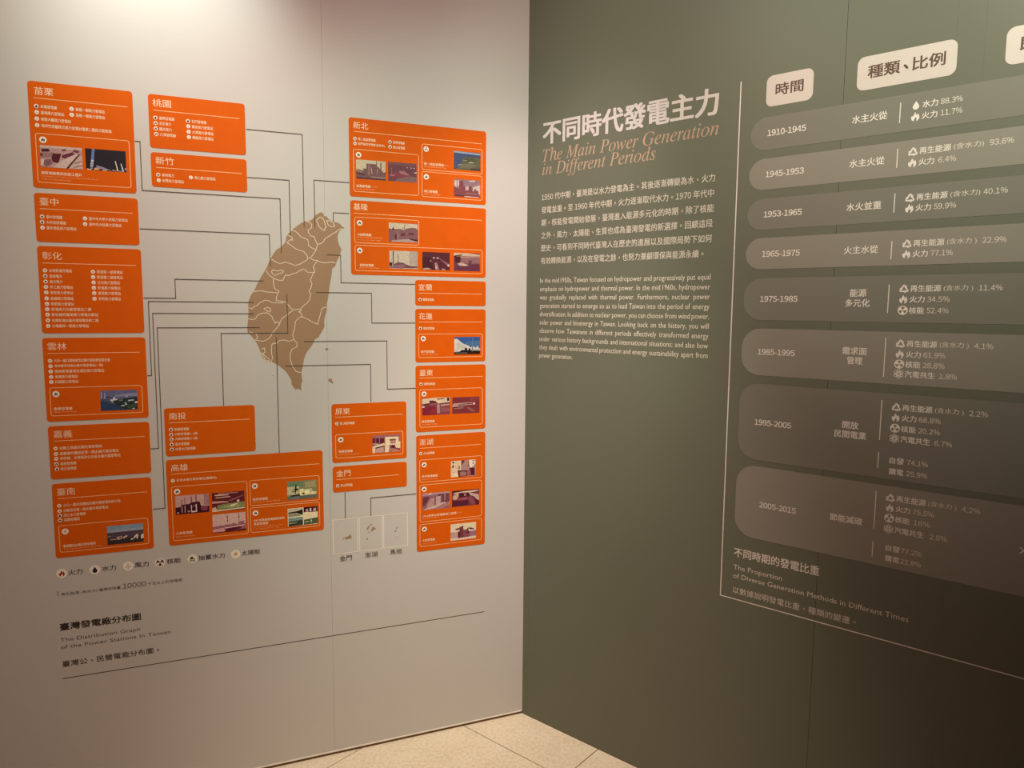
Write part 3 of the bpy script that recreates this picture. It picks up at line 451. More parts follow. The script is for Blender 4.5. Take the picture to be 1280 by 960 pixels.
# printed photographs: colour, then a polygon in the picture's own 0..1 frame (x right, y down)
PHOTOS = {
'street': 'b48e86:0 0 1 0 1 1 0 1;c8aca0:0 0 1 0 1 .13 0 .1;501828:.03 .18 .2 .14 .24 .27 .04 .31;9a7070:0 .33 .34 .3 .34 .48 0 .6;701c30:.0 .38 .06 .4 .06 .5 0 .48;581828:.3 .35 .5 .33 .45 .62 .42 .78 .28 .74 .26 .55;6a2438:.52 .4 .78 .22 .82 .33 .64 .48 .6 .55 .5 .5;7a4048:.5 .14 .62 .1 .62 .2 .54 .22;7a4048:.8 .1 .95 .12 .9 .26 .78 .2;c8b0a4:.28 .95 .55 .6 .88 .28 .93 .3 .62 1 .3 1;4c181c:.6 1 .65 1 .95 .3 .92 .29;c4aca0:.68 .98 .97 .35 1 .4 1 .98;9a787a:.8 .7 .98 .6 1 .64 .84 .78;9a787a:.76 .9 .98 .78 1 .84 .8 .96;86585e:.02 .7 .24 .6 .28 .82 .12 .98;d0bcb0:0 .65 .1 .62 .06 .9 0 .95',
'night': '241e28:0 0 1 0 1 1 0 1;6878a8:.17 0 .24 0 .17 .95 .1 .98;c4c4d4:.14 .52 .2 .52 .17 .82 .11 .84;343050:.15 .6 .18 .6 .165 .66 .14 .66;343050:.14 .72 .17 .72 .155 .78 .13 .78;8884a0:.24 .76 .4 .82 .64 .98 .3 .92;e0a05c:.2 .92 .26 .86 .34 .96 .2 1;f0c890:.02 .95 .14 .96 .12 1 .02 1;e0b070:.4 .95 .52 .96 .5 1 .42 1;d8d0b0:.72 .5 .74 .5 .8 .95 .77 .95;c0ccd0:.86 .62 .88 .6 .94 .96 .9 .95;b0b8b8:.64 .93 .95 .97 .95 .99 .64 .96;a09090:.96 .8 1 .8 1 .9 .97 .92',
'coast': '4c5070:0 0 1 0 1 1 0 1;6a7088:.4 .24 .7 .18 1 .15 1 .3 .4 .32;7480a0:.02 .05 .05 .05 .05 .4 .02 .42;7480a0:.11 .1 .14 .1 .14 .42 .11 .42;282c48:.14 .3 .3 .32 .3 .38 .14 .36;3c4458:0 .42 .25 .4 .3 .55 0 .55;203450:0 .52 .22 .56 .4 .72 .65 .9 .7 1 0 1;1e2c2c:.28 .48 1 .35 1 .98 .68 .98 .4 .72;b4b4b4:.26 .46 .46 .44 .46 .48 .28 .52;a0a8b0:.34 .36 .4 .32 .4 .42 .34 .44;9098a8:.7 .28 .73 .28 .73 .36 .7 .36;b0b0a8:.3 .54 .34 .53 .34 .58 .3 .58;809088:.64 .62 .68 .6 .72 .74 .66 .76;98a498:.54 .76 .64 .74 .64 .8 .56 .8;909c98:.74 .5 .9 .48 .9 .54 .74 .56;586858:.5 .48 .6 .46 .6 .52 .5 .54;c0b8a8:.92 .6 1 .58 1 .66 .92 .66;30402c:.7 .8 .98 .66 .98 .86 .74 .92;a89880:.84 .93 .92 .9 .92 .95 .84 .97',
'saltfield': '5a7080:0 0 1 0 1 1 0 1;6c7884:0 .24 1 .22 1 .36 0 .36;3c2e38:0 .36 1 .34 1 .75 0 .75;28201e:0 .64 .5 .72 1 .7 1 1 0 1;8a7868:.26 .62 .4 .58 .4 .74 .28 .78;9a8a78:.42 .66 .54 .56 .56 .62 .44 .74;3a3028:.32 .64 .38 .64 .38 .7 .32 .7;6e6254:.08 .7 .26 .7 .26 .76 .08 .76;a89a8c:.72 .72 .8 .56 .86 .56 .84 .8 .8 .8 .8 .66 .75 .78;a89a8c:.64 .78 .72 .76 .72 .82 .64 .84;b0a090:.94 .6 1 .56 1 .8 .92 .82;706060:.02 .54 .1 .54 .1 .58 .02 .58',
'stacks': 'a88078:0 0 1 0 1 1 0 1;8e6468:.85 0 1 0 1 .6 .85 .6;3a0c1c:0 .62 .16 .6 .16 .5 .42 .48 .42 .44 .5 .4 .72 .38 .76 .64 1 .66 1 1 0 1;7a3040:.76 .66 .95 .66 .95 .9 .76 .88;5c2030:.18 .2 .2 .2 .2 .5 .18 .5;5c2030:.27 .14 .29 .14 .29 .5 .27 .5;7a2838:.46 .08 .49 .08 .49 .42 .46 .42;7a2838:.6 .02 .63 .02 .63 .4 .6 .4;b09080:.18 .56 .2 .56 .2 .92 .18 .92;b09080:.27 .56 .29 .56 .29 .92 .27 .92;c4b0a0:.46 .54 .48 .54 .48 .88 .6 .88 .6 .52 .63 .52 .63 .94 .46 .94;a88880:.04 .88 .1 .88 .1 .94 .04 .94;a88880:.36 .84 .42 .84 .42 .92 .36 .92;8a4850:.5 .58 .58 .56 .58 .62 .5 .64',
'field': '54141c:0 0 1 0 1 1 0 1;c09880:.08 .1 .5 .12 .52 .17 .1 .17;ac8070:.12 .24 .56 .22 .56 .28 .1 .3;ac8070:.2 .04 .8 .04 .8 .07 .2 .08;b07868:0 .44 .3 .46 .5 .5 .5 .56 0 .56;7a4844:.5 .44 .98 .2 1 .24 .56 .5;6c7444:.16 .66 .4 .62 1 .56 1 .88 .14 .94;8a9458:.2 .78 .6 .72 .9 .76 .6 .84;c0a888:.76 .46 .84 .44 .84 .56 .76 .58;c4b08c:.55 .7 .75 .62 .8 .66 .66 .74 .56 .78;b89070:0 .8 .1 .74 .16 .96 0 .98;d0b090:0 .94 1 .88 1 .93 0 1',
'plant': 'b49088:0 0 1 0 1 1 0 1;501c24:.43 .12 .46 .12 .46 .24 .43 .24;501c24:.43 .34 .46 .34 .46 .42 .43 .42;6c2830:.44 .1 .45 .1 .45 .5 .44 .5;6c2830:.79 0 .805 0 .805 .45 .79 .45;501c24:.785 .2 .815 .2 .815 .28 .785 .28;8a4c58:0 .68 .14 .64 .16 .66 .2 .62 .3 .62 .32 .64 .36 .6 .5 .58 .56 .62 .58 .56 .7 .55 .72 .62 .78 .62 .78 .48 .95 .46 .96 .6 1 .62 1 1 0 1;b87c80:0 .8 .34 .76 .36 .98 0 .98;c8a098:.34 .76 .98 .68 .98 .72 .36 .8;4c101c:.38 .82 .86 .76 .86 .88 .4 .96;40101c:0 .96 .3 .96 1 .9 1 1 0 1',
'palm': '6a7048:0 0 1 0 1 1 0 1;507050:.05 .05 .5 .05 .5 .3 .1 .3;848050:.6 .1 .95 .05 .98 .4 .6 .4;a09c70:0 .3 .4 .3 .4 .75 0 .75;9c9460:.36 .5 .84 .45 .84 .8 .36 .82;d0bc80:.42 .45 .56 .45 .56 .8 .42 .8;d8c488:.58 .52 .74 .5 .76 .76 .58 .78;c0b078:.8 .6 .98 .66 .98 .78 .8 .8;181c18:.28 .2 .31 .2 .31 .4 .4 .45 .36 .5 .3 .52 .28 .7 .26 .7 .26 .5 .18 .46 .26 .42;242420:.16 .54 .26 .56 .26 .6 .16 .58;202820:.1 .76 .42 .72 .44 .86 .1 .88;501c10:.5 .66 .58 .66 .58 .76 .5 .76;50584c:0 .84 1 .8 1 1 0 1;5c6068:.06 .88 .4 .86 .4 .98 .06 1',
'quad': 'c4b48c:0 0 1 0 1 1 0 1;a49c80:.02 .02 .5 .02 .5 .2 .02 .2;181c18:.02 .22 .3 .18 .4 .14 .5 .1 .5 .42 .4 .36 .3 .28 .02 .3;787460:.02 .32 .3 .3 .42 .4 .46 .46 .02 .47;300c14:.53 0 1 0 1 .3 .53 .28;a08080:.6 .12 .68 .1 .68 .28 .6 .28;c0a8a0:.73 .08 .79 .08 .79 .26 .73 .26;a08884:.85 .1 .95 .08 .95 .26 .85 .27;607c74:.02 .54 .5 .52 .5 .7 .02 .74;2c3428:.02 .74 .5 .68 .5 .98 .02 1;88805c:.02 .8 .3 .8 .3 .84 .02 .86;3c4c30:.53 .7 1 .62 1 .96 .53 .98;a8a478:.76 .72 .8 .72 .8 .88 .76 .88;a8a478:.56 .8 .7 .8 .7 .84 .56 .84',
'buildings': '9c6064:0 0 1 0 1 1 0 1;60182c:0 .16 .42 .18 .42 .5 0 .56;8a4450:.08 .2 .14 .2 .14 .46 .08 .46;a06470:.24 .16 .27 .16 .27 .5 .24 .5;d8b4a0:0 .46 .22 .48 .22 .53 0 .5;dcc49c:0 .62 .42 .46 .44 .6 .1 .72 .1 1 0 1;503018:.1 .7 .42 .6 .42 .66 .12 .76;c09484:.12 .76 .4 .68 .4 .98 .12 1;e0cc9c:.46 .12 .94 .14 .94 .42 1 .42 1 .8 .86 .8 .8 .6 .6 .6 .6 1 .44 1;6c4428:.62 .26 .84 .26 .84 .34 .62 .34;b87c78:.63 .34 .83 .34 .83 .54 .63 .52;60101c:.66 .62 .8 .6 .8 .8 .98 .84 .98 .92 .8 .9 .66 .8;a86868:.6 .8 .7 .76 1 .92 1 1 .58 1;c87868:.7 .9 .9 .88 1 .96 1 1 .68 1',
'plantsky': '885c5c:0 0 1 0 1 1 0 1;e0d0a8:0 0 1 0 1 .55 .93 .6 .88 .5 .86 .5 .86 .1 .82 .1 .82 .4 .74 .3 .71 .3 .71 .02 .68 .02 .68 .18 .35 .18 .35 .44 .24 .46 .24 .56 .12 .52 0 .52;a87474:.4 .22 .46 .22 .46 .8 .4 .8;7c5050:.35 .2 .4 .2 .4 .55 .35 .55;d0b0a0:.49 .34 .52 .4 .56 .7 .53 .7;c09c98:.71 .4 .73 .4 .73 .65 .71 .65;6c3c44:0 .66 .3 .72 .3 .82 0 .76;b08880:0 .56 .2 .6 .2 .66 0 .62;b08c88:.5 .84 1 .84 1 .9 .5 .9;643440:0 .9 1 .95 1 1 0 1',
'dusk': '7c4450:0 0 1 0 1 1 0 1;885460:.02 0 1 0 1 .14 .02 .14;9c3c50:.08 .62 .3 .52 .7 .55 .8 .66 .6 .76 0 .84;b87480:.36 .44 .56 .44 .76 .62 .68 .64 .44 .6;c08890:.06 .66 .22 .66 .22 .72 .06 .72;b07c84:.11 .3 .13 .3 .13 .62 .11 .62;c8a8a8:.64 .22 .7 .22 .7 .26 .64 .26;c8a8a8:.78 .22 .83 .22 .83 .26 .78 .26;d0b4b0:.88 .22 .94 .22 .94 .26 .88 .26;f4e0d0:.92 .46 1 .44 1 .5 .92 .5;906c6c:.3 .86 .8 .68 1 .72 1 1 .2 1',
'cape': '4a5c88:0 0 1 0 1 1 0 1;a8b8cc:0 0 1 .04 1 .13 0 .09;48587c:.5 .12 1 .14 1 .26 .5 .26;6c6c4c:.3 .4 .36 .34 .6 .28 1 .26 1 1 .04 1 .2 .8 .3 .7;58603c:.34 .4 .7 .32 .9 .45 .4 .56;c0b4a8:.12 .76 .3 .68 .3 .72 .16 .78;b8b090:.36 .47 .5 .46 .5 .49 .36 .5;d8ccc0:.54 .56 .74 .54 .74 .58 .56 .6;7c7c5c:.3 .7 .6 .62 .9 .7 .6 .9 .2 .9;584c40:.6 .9 1 .84 1 1 .6 1',
'towers': 'a88088:0 0 1 0 1 1 0 1;e8d4c8:.02 .08 .2 .08 .2 .34 .1 .48 .02 .36;5c4c50:.11 .12 .13 .12 .13 .5 .11 .5;d4b8b0:.44 .4 .56 .36 .56 .6 .44 .62;d8c0b8:.54 .05 .8 0 .8 .1 .6 .12;e0ccc0:.72 .4 1 .26 1 .8 .94 .8 .94 .6 .85 .6 .72 .66;984c50:0 .44 .08 .5 .2 .55 .2 .1 .36 .06 .36 .34 .42 .4 .44 .62 .55 .62 .58 .36 .66 .34 .7 .6 .76 .66 .78 .5 .84 .5 .86 .62 .92 .6 .96 .86 1 .9 1 1 0 1;b47c78:.44 .76 .9 .76 .9 .82 .44 .82;e8d0c8:.4 .94 .95 .96 .95 1 .4 1;743c44:.05 .9 .4 .92 .4 .98 .05 .98',
'block': '986468:0 0 1 0 1 1 0 1;e4d4b0:0 0 1 .02 1 .32 .92 .22 .8 .22 .6 .28 .5 .36 .4 .3 .15 .34 0 .3;7a3c40:.48 .2 .5 .2 .5 .32 .48 .32;5c3034:.54 .1 .56 .1 .56 .3 .54 .3;6c3440:.12 .26 .18 .26 .18 .4 .12 .4;a87478:.28 .44 .36 .42 .36 .9 .28 .9;703844:.68 .5 .86 .5 .86 .6 .68 .6;703844:.42 .54 .56 .54 .56 .66 .42 .66;542430:.22 .6 .26 .6 .26 .9 .22 .9;54202c:.7 .8 1 .84 1 .92 .7 .92;c8a8a0:.1 .92 .66 .82 1 .96 1 1 .1 1',
'chimneys': 'e0d0b4:0 0 1 0 1 1 0 1;c8b8a4:.7 0 1 0 1 .8 .7 .75;4c2c30:.12 .02 .15 .02 .15 .92 .12 .92;6c4044:.3 .2 .32 .2 .32 .7 .3 .7;4c2830:0 .66 .1 .66 .1 .86 0 .86;84505c:.16 .74 .3 .64 .48 .66 .6 .76 .72 .82 1 .84 1 .92 .7 .96 .16 .92;a87478:.2 .8 .5 .74 .6 .86 .2 .9;d0b8a0:.3 .96 1 .94 1 1 .3 1;9c6c7c:0 .88 .5 .88 .5 .98 0 .98',
'hall': '682c38:0 0 1 0 1 1 0 1;582430:0 .3 .3 .3 .4 1 0 1;d8b4a8:.38 .28 .46 .28 .46 .36 .38 .36;d8b4a8:.52 .28 .6 .28 .6 .36 .52 .36;b88080:.28 .44 .33 .44 .33 .54 .28 .54;c08c88:.44 .6 .52 .56 .62 .98 .48 .98;e0c4b4:.47 .76 .52 .76 .54 .92 .47 .92;a86c70:.6 .34 .64 .34 .95 .62 1 .8 .94 .8 .78 .56;e8ccc0:.92 .64 .98 .64 .98 .78 .92 .78;d0a8a0:.02 .92 .2 .88 .34 .96 .02 1;c09090:.7 .9 .84 .92 .84 1 .7 1;702c38:.74 .64 .9 .8 .9 .88 .74 .84',
'brick': '7c4450:0 0 1 0 1 1 0 1;e4c8a4:0 0 .5 0 1 .06 1 .14 .3 .16 .1 .2 0 .16;30181c:.02 .16 .3 .08 .3 .14 .04 .2;cca090:.24 .2 1 .12 1 .2 .3 .28;a86c70:.26 .3 1 .2 1 .56 .26 .6;5c2430:.04 .2 .24 .18 .24 .6 .04 .5;d8b4a8:.14 .58 .3 .52 .5 .66 .5 .74 .2 .7;e8ccbc:.3 .64 .48 .62 .56 .68 .4 .72;7a4450:.56 .4 .7 .4 .66 .6 .56 .6;7a3850:0 .76 1 .64 1 1 0 1;a87478:.7 .36 .98 .34 .98 .5 .7 .5',
'cloud': '3468b0:0 0 1 0 1 1 0 1;4880b0:.4 .3 1 .2 1 .6 .4 .5;e8e8e0:0 .12 .08 .1 .16 .16 .26 .3 .36 .4 .5 .48 .64 .6 .72 .55 .84 .62 .9 .52 .96 .66 1 .66 1 .85 0 .85;d4d4c0:.1 .3 .3 .4 .5 .6 .5 .7 .1 .7;c8ccc8:.74 .7 1 .66 1 .84 .74 .84;2c2c2c:.4 .64 .5 .64 .5 .76 .54 .76 .56 .66 .62 .66 .66 .86 .4 .86;24241c:.2 .84 .3 .74 .4 .76 1 .8 1 .92 .2 .92;d8d4d0:0 .74 .2 .76 .18 .84 0 .84;788878:.68 .5 .72 .5 .72 .84 .68 .84;6c90c0:.69 .04 .71 .04 .71 .5 .69 .5;3c1c08:0 .88 1 .86 1 1 0 1;807c6c:.04 .9 .5 .9 .5 .94 .04 .94',
'harbour': '94404c:0 0 1 0 1 1 0 1;ecd4ac:0 .04 .4 0 1 0 1 .28 .56 .34 .5 .24 .36 .14 .24 .3 0 .34;7c3030:.54 .06 .8 .04 .8 .09 .54 .12;542428:.88 .02 .98 .02 .98 .2 .9 .22;6c2830:.06 .36 .26 .32 .26 .14 .5 .2 .5 .36 .06 .44;bc7078:.26 .34 .5 .32 .5 .38 .26 .4;941c38:.0 .6 .24 .5 .5 .54 .52 1 0 1;a8242c:.3 .7 .46 .64 .5 .94 .3 .94;c09490:.52 .4 .62 .36 .64 .9 .54 .94;d4b09c:.66 .42 .98 .38 .98 .46 .66 .5;a45860:.66 .56 .98 .6 .98 .84 .66 .84;ecd0b8:0 .46 .08 .46 .08 .56 0 .56',
'aerial': '8c3038:0 0 1 0 1 1 0 1;983c40:.6 0 1 0 1 .2 .7 .3;dcb0a0:.02 .38 .7 .34 .72 .4 .02 .46;a06c68:.2 .42 .44 .38 .44 .6 .2 .62;e0bcac:0 .5 .2 .48 .2 .56 0 .58;501c20:.44 .4 .68 .38 .68 .42 .44 .44;d8b0a4:.44 .46 .72 .44 .72 .48 .44 .5;501c20:.04 .58 .2 .56 .2 .62 .04 .64;f0c4b4:.75 .36 .84 .36 .84 .48 .75 .48;a85c54:.5 .66 .6 .62 .9 .9 .7 .9;c08c80:.06 .66 .4 .64 .4 .68 .06 .7',
'machine': 'b08478:0 0 1 0 1 1 0 1;e0c49c:0 .02 .4 0 .4 .6 .28 1 0 1;4c1c14:.06 .06 .14 .08 .14 .16 .06 .14;4c2418:.04 .38 .1 .2 .12 .4 .04 .42;8c5048:.28 .32 .36 .32 .36 .54 .28 .54;c89c90:.3 .36 .34 .36 .34 .5 .3 .5;74302c:.42 0 .54 0 .54 .08 .42 .3;ecd8c0:.72 .0 .98 0 .98 .25 .82 .5 .72 .4;3c2c1c:.86 .04 .94 .04 .94 .1 .86 .1;44301c:.86 .2 .92 .2 .92 .26 .86 .26;8c6c60:.66 .1 .72 .1 .74 .42 .66 .42;601428:.76 .48 .94 .5 .96 .95 .7 .95;a05c6c:.7 .52 .75 .48 .8 .92 .66 .9;682428:.26 .6 .66 .64 .66 .98 .3 1;a8706c:.36 .72 .5 .68 .62 .74 .62 .95 .36 .96;ecd0a8:.04 .8 .26 .78 .26 1 .04 1',
'tanks': '986070:0 0 1 0 1 1 0 1;b88c94:0 0 1 0 1 .1 0 .14;6c3444:0 .25 .2 .2 .26 .26 .1 .7 0 .8;b88c88:.14 .94 .2 .6 .3 .36 .44 .28 .44 .86 .14 .98;c09c98:.48 .26 .66 .2 .66 .72 .48 .8;50202c:.445 .26 .48 .24 .48 .84 .445 .86;48101c:.56 .18 .68 .1 .68 .2 .56 .24;74404c:.7 .1 .98 .1 .98 .6 .7 .66;b07c84:.8 .12 .84 .12 .84 .5 .8 .5;d0a898:0 .98 .3 .84 .8 .6 .86 .66 .4 .96 .1 1;b07878:.5 .9 1 .6 1 .8 .7 1 .4 1;e8c8b8:.22 .04 .34 .02 .32 .1 .22 .1',
'crowd': '7c3040:0 0 1 0 1 1 0 1;5c1820:0 0 1 0 1 .08 0 .1;e0c4a8:.06 .14 .4 .08 .9 .06 .9 .14 .6 .18 .3 .14 .1 .22;c8a890:.04 .3 .24 .18 .24 .36 .16 .56 .04 .56;501c28:.26 .2 .6 .16 .66 .4 .26 .46;b08078:.44 .22 .52 .22 .52 .36 .44 .36;c8a894:.62 .18 .98 .34 1 .7 .94 .7 .82 .46 .66 .34;a04858:.2 .5 .56 .42 .58 .6 .2 .66;5c1c34:0 .62 .3 .62 .6 .66 .6 .94 0 1;8c4450:.58 .5 .7 .4 .9 .9 .7 .94;601820:.8 .6 1 .74 1 .96 .9 .96;ecccc0:.84 .05 .88 .05 .88 .12 .84 .12;ecccc0:.92 .06 .97 .05 .97 .12 .92 .12',
'house': '8c5058:0 0 1 0 1 1 0 1;e4d0a8:0 0 1 0 1 .5 .7 .5 .6 .4 .5 .4 .3 .52 0 .5;682c2c:.19 .3 .34 .26 .34 .38 .19 .38;7c3038:.34 .22 .5 .16 .5 .84 .3 .84 .3 .5 .35 .46;4c0c18:.3 .48 .35 .48 .35 .84 .3 .84;442018:.62 .4 .7 .28 .7 .42 .62 .46;5c3428:.72 .34 .76 .3 .88 .36 .96 .46 .86 .44 .74 .42;8c4c54:.5 .5 .7 .42 .72 .52 1 .5 1 .9 .5 .92;a46c78:.74 .56 1 .54 1 .88 .74 .88;6c2838:.58 .54 .74 .54 .74 .64 .58 .64;f0d8c8:.72 .46 .96 .46 .96 .52 .72 .52;c89c90:0 .54 .28 .5 .28 .9 0 .9;f0e0cc:0 .46 .34 .4 .34 .44 0 .5;e8ccac:0 .86 .3 .9 1 .84 1 1 0 1',
}
KIND_MAT = dict(f=M['dark'], w=M['navy'], v=M['olive'], n=M['dark'], p=M['dgreen'], s=M['gold'])
def badge(parent, org, cx, cy, r, kind, z, name='icon_badge', ring=False, mats=None):
    g = G(org)
    g.poly(disc(cx, cy, r, 18), z, 0)
    symbol(g, kind, cx, cy, r * (.62 if r > .006 else .74), z + 0.0001, 1)
    return g.build(name, mats or [M['badge'], KIND_MAT[kind]], parent)

POS = {'苗栗': 'topmost of the far left column', '臺中': 'second from top of the far left column', '彰化': 'most text lines, third in the far left column',
       '雲林': 'with a coast photograph, fourth in the far left column', '嘉義': 'plain text, fifth in the far left column', '臺南': 'with a salt field photograph, bottom of the far left column',
       '桃園': 'without photographs, upper of the pair left of the map', '新竹': 'short, directly below the 桃園 card', '南投': 'plain text, directly above the widest lower card',
       '高雄': 'widest lower card with five photographs', '屏東': 'with one building photograph, below the tip of the map', '金門': 'short card directly above the island insets',
       '新北': 'with four photographs, top of the right column', '基隆': 'with four sepia photographs, below the 新北 card', '宜蘭': 'smallest card of the right column, no photograph',
       '花蓮': 'with a blue sky photograph, in the right column', '臺東': 'with two dark red photographs, in the right column', '澎湖': 'tallest, with four photographs, bottom of the right column'}
GAIN = {'苗栗': 1.3, '雲林': 2.3, '臺南': 2.8, '高雄': 2.1, '屏東': 1.4, '新北': .95, '基隆': .95, '花蓮': .95, '臺東': 1.0, '澎湖': 1.25}

def photo(parent, org, key, rc, gain):
    g = G(org); s0, t0, s1, t1 = rc
    for k, item in enumerate(PHOTOS[key].split(';')):
        h, pts = item.strip().split(':')
        v = [float(q) for q in pts.split()]
        pp = [(s0 + v[i] * (s1 - s0), t1 - v[i + 1] * (t1 - t0)) for i in range(0, len(v), 2)]
        c = rgb(h); lu = .3 * c[0] + .6 * c[1] + .1 * c[2]
        col = tuple(min(0.85, (lu + (v - lu) * .85) * kk * gain * 0.75) for v, kk in zip(c, (1.0, .99, 1.02)))
        g.poly(pp, ZP + 0.00002 * k, 0, col)
    return g.build('photograph', M['photo'], parent)

for name, bx_, head, rule, lines, boxes in CARDS:
    s0, t0, s1, t1 = bx_
    org = (s0, t0)
    r = root('information_card', FL, s0, t0, 'orange information card headed %s, %s' % (name, POS[name]), 'information card', 'orange cards around the island map')
    g = G(org); g.slab(rrect(s0, t0, s1, t1, 0.0085), 0.00005, ZB); g.build('card_board', M['orange'], r)
    g = G(org); tbox(g, name, head, ZP, bold=0.0, res=4); g.build('heading', M['cream'], r)
    g = G(org); g.strip([(rule[0], rule[1]), (rule[2], rule[1])], 0.0019, ZP); g.build('rule_line', M['thin_cream'], r)
    for ix, t, x0, x1, txt, kind in lines:
        g = G(org); h = 0.0046 * (1.0 if len(txt) > 1 else 1)
        tbox(g, txt, (x0, t - h, x1, t + h), ZP, bold=0.014, res=1)
        ln = g.build('text_line', M['cream'], r)
        badge(ln, org, ix, t, 0.0053, kind, ZP, 'bullet_icon')
    for fr, icn, kind, photos, caps in boxes:
        g = G(org); g.strip(rrect(*fr, 0.006, 5), 0.0018, ZP, closed=True)
        bo = g.build('outline_box', M['thin_cream'], r)
        badge(bo, org, icn[0], icn[1], 0.0086, kind, ZP)
        for key, rc in photos: photo(bo, org, key, rc, GAIN[name])
        for x0, t, x1, txt, h in caps:
            g = G(org)
            if h > 0.006: tbox(g, txt, (x0, t - 0.0043, x1, t + 0.0043), ZP, bold=0.018, res=1)
            else: tbox(g, txt, (x0, t - 0.0019, x1, t + 0.0019), ZP, res=1)
            g.build('caption', M['cream'] if h > 0.006 else M['thin_cream'], bo)

# connector lines
WIRE = {'苗栗': 'the topmost far left card (苗栗) to the map', '臺中': 'the second far left card (臺中) to the map', '新竹': 'the short 新竹 card, lower of the upper pair, to the map',
        '桃園': 'the 桃園 card, upper of the upper pair, to the map', '新北': 'the top right card (新北) to the north tip of the map', '基隆': 'the 基隆 card, second on the right, to the map',
        '彰化': 'the third far left card (彰化) to the map', '雲林': 'the fourth far left card (雲林) to the map', '嘉義': 'the fifth far left card (嘉義) to the map',
        '臺南': 'the bottom far left card (臺南) up to the map', '南投': 'the small 南投 card to the map', '高雄': 'the widest lower card straight up to the map',
        '宜蘭': 'the smallest right column card (宜蘭) to the map', '花蓮': 'the 花蓮 card with blue sky photograph to the map', '臺東': 'the 臺東 card with two red photographs to the map',
        '屏東': 'the top of the 屏東 card to the map', '金門': 'the short 金門 card down to the left inset', '澎湖': 'the tallest right card (澎湖) to the middle inset'}
for name, pts in LINES.items():
    org = pts[0]
    g = G(org); g.strip(pts, 0.0022, 0.0009)
    o = g.build('connector_line', M['wire'], None, FL @ Matrix.Translation((org[0], org[1], 0)))
    tag(o, 'thin dark line leading from ' + WIRE[name], 'connector line', 'thin lines linking cards to the map')

# island map
r = root('island_map', FL, -0.77, 1.235, 'tan map silhouette of an island with pale county borders, in the middle of the cards', 'map')
org = (-0.77, 1.235)
g = G(org); g.slab(ISLAND, 0.00005, 0.0003); g.build('island_shape', M['tan'], r)
for b in BORDERS:
    g = G(org); closed = b[0] == b[-1]
    g.strip(b[:-1] if closed else b, 0.0021, 0.0005, closed=closed); g.build('county_border', M['border'], r)
for i in ISLETS:
    g = G(org); g.slab(i, 0.00005, 0.0003); g.build('islet', M['tan'], r)

# three island insets
IN = [('金門', (-0.677, -0.598), KINMEN, (-0.658, 0.667, -0.618, 0.686)), ('澎湖', (-0.592, -0.5165), PENGHU, (-0.575, 0.669, -0.533, 0.687)), ('馬祖', (-0.5115, -0.4305), MATSU, (-0.491, 0.669, -0.450, 0.687))]
for (nm, (a, b), shapes, tb), wh in zip(IN, ('left box of the three, one spiky island', 'middle box of the three, scattered islands', 'right box of the three, tiny islands')):
    org = (a, 0.693)
    r = root('inset_map', FL, a, 0.693, 'pale outlined inset captioned %s, %s' % (nm, wh), 'map inset', 'inset boxes of outlying islands')
    g = G(org); g.strip([(a, .6945), (b, .6945), (b, .8085), (a, .8085)], 0.0030, 0.0004, closed=True); g.build('outline_box', M['inset_line'], r)
    for sh in shapes:
        g = G(org); g.slab(sh, 0.00005, 0.0003); g.build('islet', M['tan'], r)
    g = G(org); tbox(g, nm, tb, 0.0004, bold=0.006); g.build('caption', M['dark'], r)

# legend
LEG = [(-1.441, 'f', '火力', (-1.425, -1.389), M['red'], 'dark red flame'), (-1.358, 'w', '水力', (-1.340, -1.303), M['navy'], 'dark blue drop'), (-1.272, 'v', '風力', (-1.255, -1.217), M['olive'], 'thin windmill'),
       (-1.187, 'n', '核能', (-1.169, -1.130), M['dark'], 'radiation trefoil'), (-1.098, 'p', '抽蓄水力', (-1.082, -1.006), M['dgreen'], 'dark green hill over waves'), (-0.975, 's', '太陽能', (-0.958, -0.903), M['gold'], 'golden sun')]
for cx, k, txt, (a, b), mt, desc in LEG:
    org = (cx, 0.732)
    r = root('legend_entry', FL, cx, 0.732, 'pale round icon with %s beside the words %s, below the cards' % (desc, txt), 'legend entry', 'legend of power types')
    g = G(org); g.poly(disc(cx, .732, .0138, 24), 0.0004); g.build('icon_disc', M['badge'], r)
    g = G(org)
    if k == 'n':
        g.poly(disc(cx, .732, .0105, 20), 0.0005, 0); symbol(g, k, cx, .732, .0095, 0.0006, 1)
        g.build('icon_symbol', [M['dark'], M['badge']], r)
    else:
        symbol(g, k, cx, .732, .0092 if k != 's' else .0085, 0.0005); g.build('icon_symbol', mt, r)
    g = G(org); tbox(g, txt, (a, .7245, b, .7405), 0.0004, bold=0.012); g.build('caption', M['dark'], r)

def lettering(F, s, t, label, fn, mat, name='wall_lettering', cat='lettering', group=None):
    g = G((s, t)); fn(g)
    o = g.build(name, mat, None, F @ Matrix.Translation((s, t, 0)))
    return tag(o, label, cat, group)
ZL = 0.0004
def note(g):
    g.strip([(-1.4535, .6655), (-1.4535, .681)], 0.0018, ZL)
    tbox(g, '再生能源 (含水力) 僅標示容量', (-1.446, .6645, -1.294, .6745), ZL, bold=0.004, res=2)
    tnum(g, '10000', (-1.289, .665, -1.227, .680), ZL, bold=0.008)
    tbox(g, '千瓦以上的發電廠', (-1.223, .6655, -1.128, .6755), ZL, res=2)
lettering(FL, -1.4535, .665, 'small grey-brown note with the larger number 10000, under the legend', note, M['grey_text'])
lettering(FL, -1.454, .563, 'bold dark heading 臺灣發電廠分布圖 low on the pale wall', lambda g: tbox(g, '臺灣發電廠分布圖', (-1.454, .562, -1.245, .5845), ZL, bold=0.03), M['dark'])
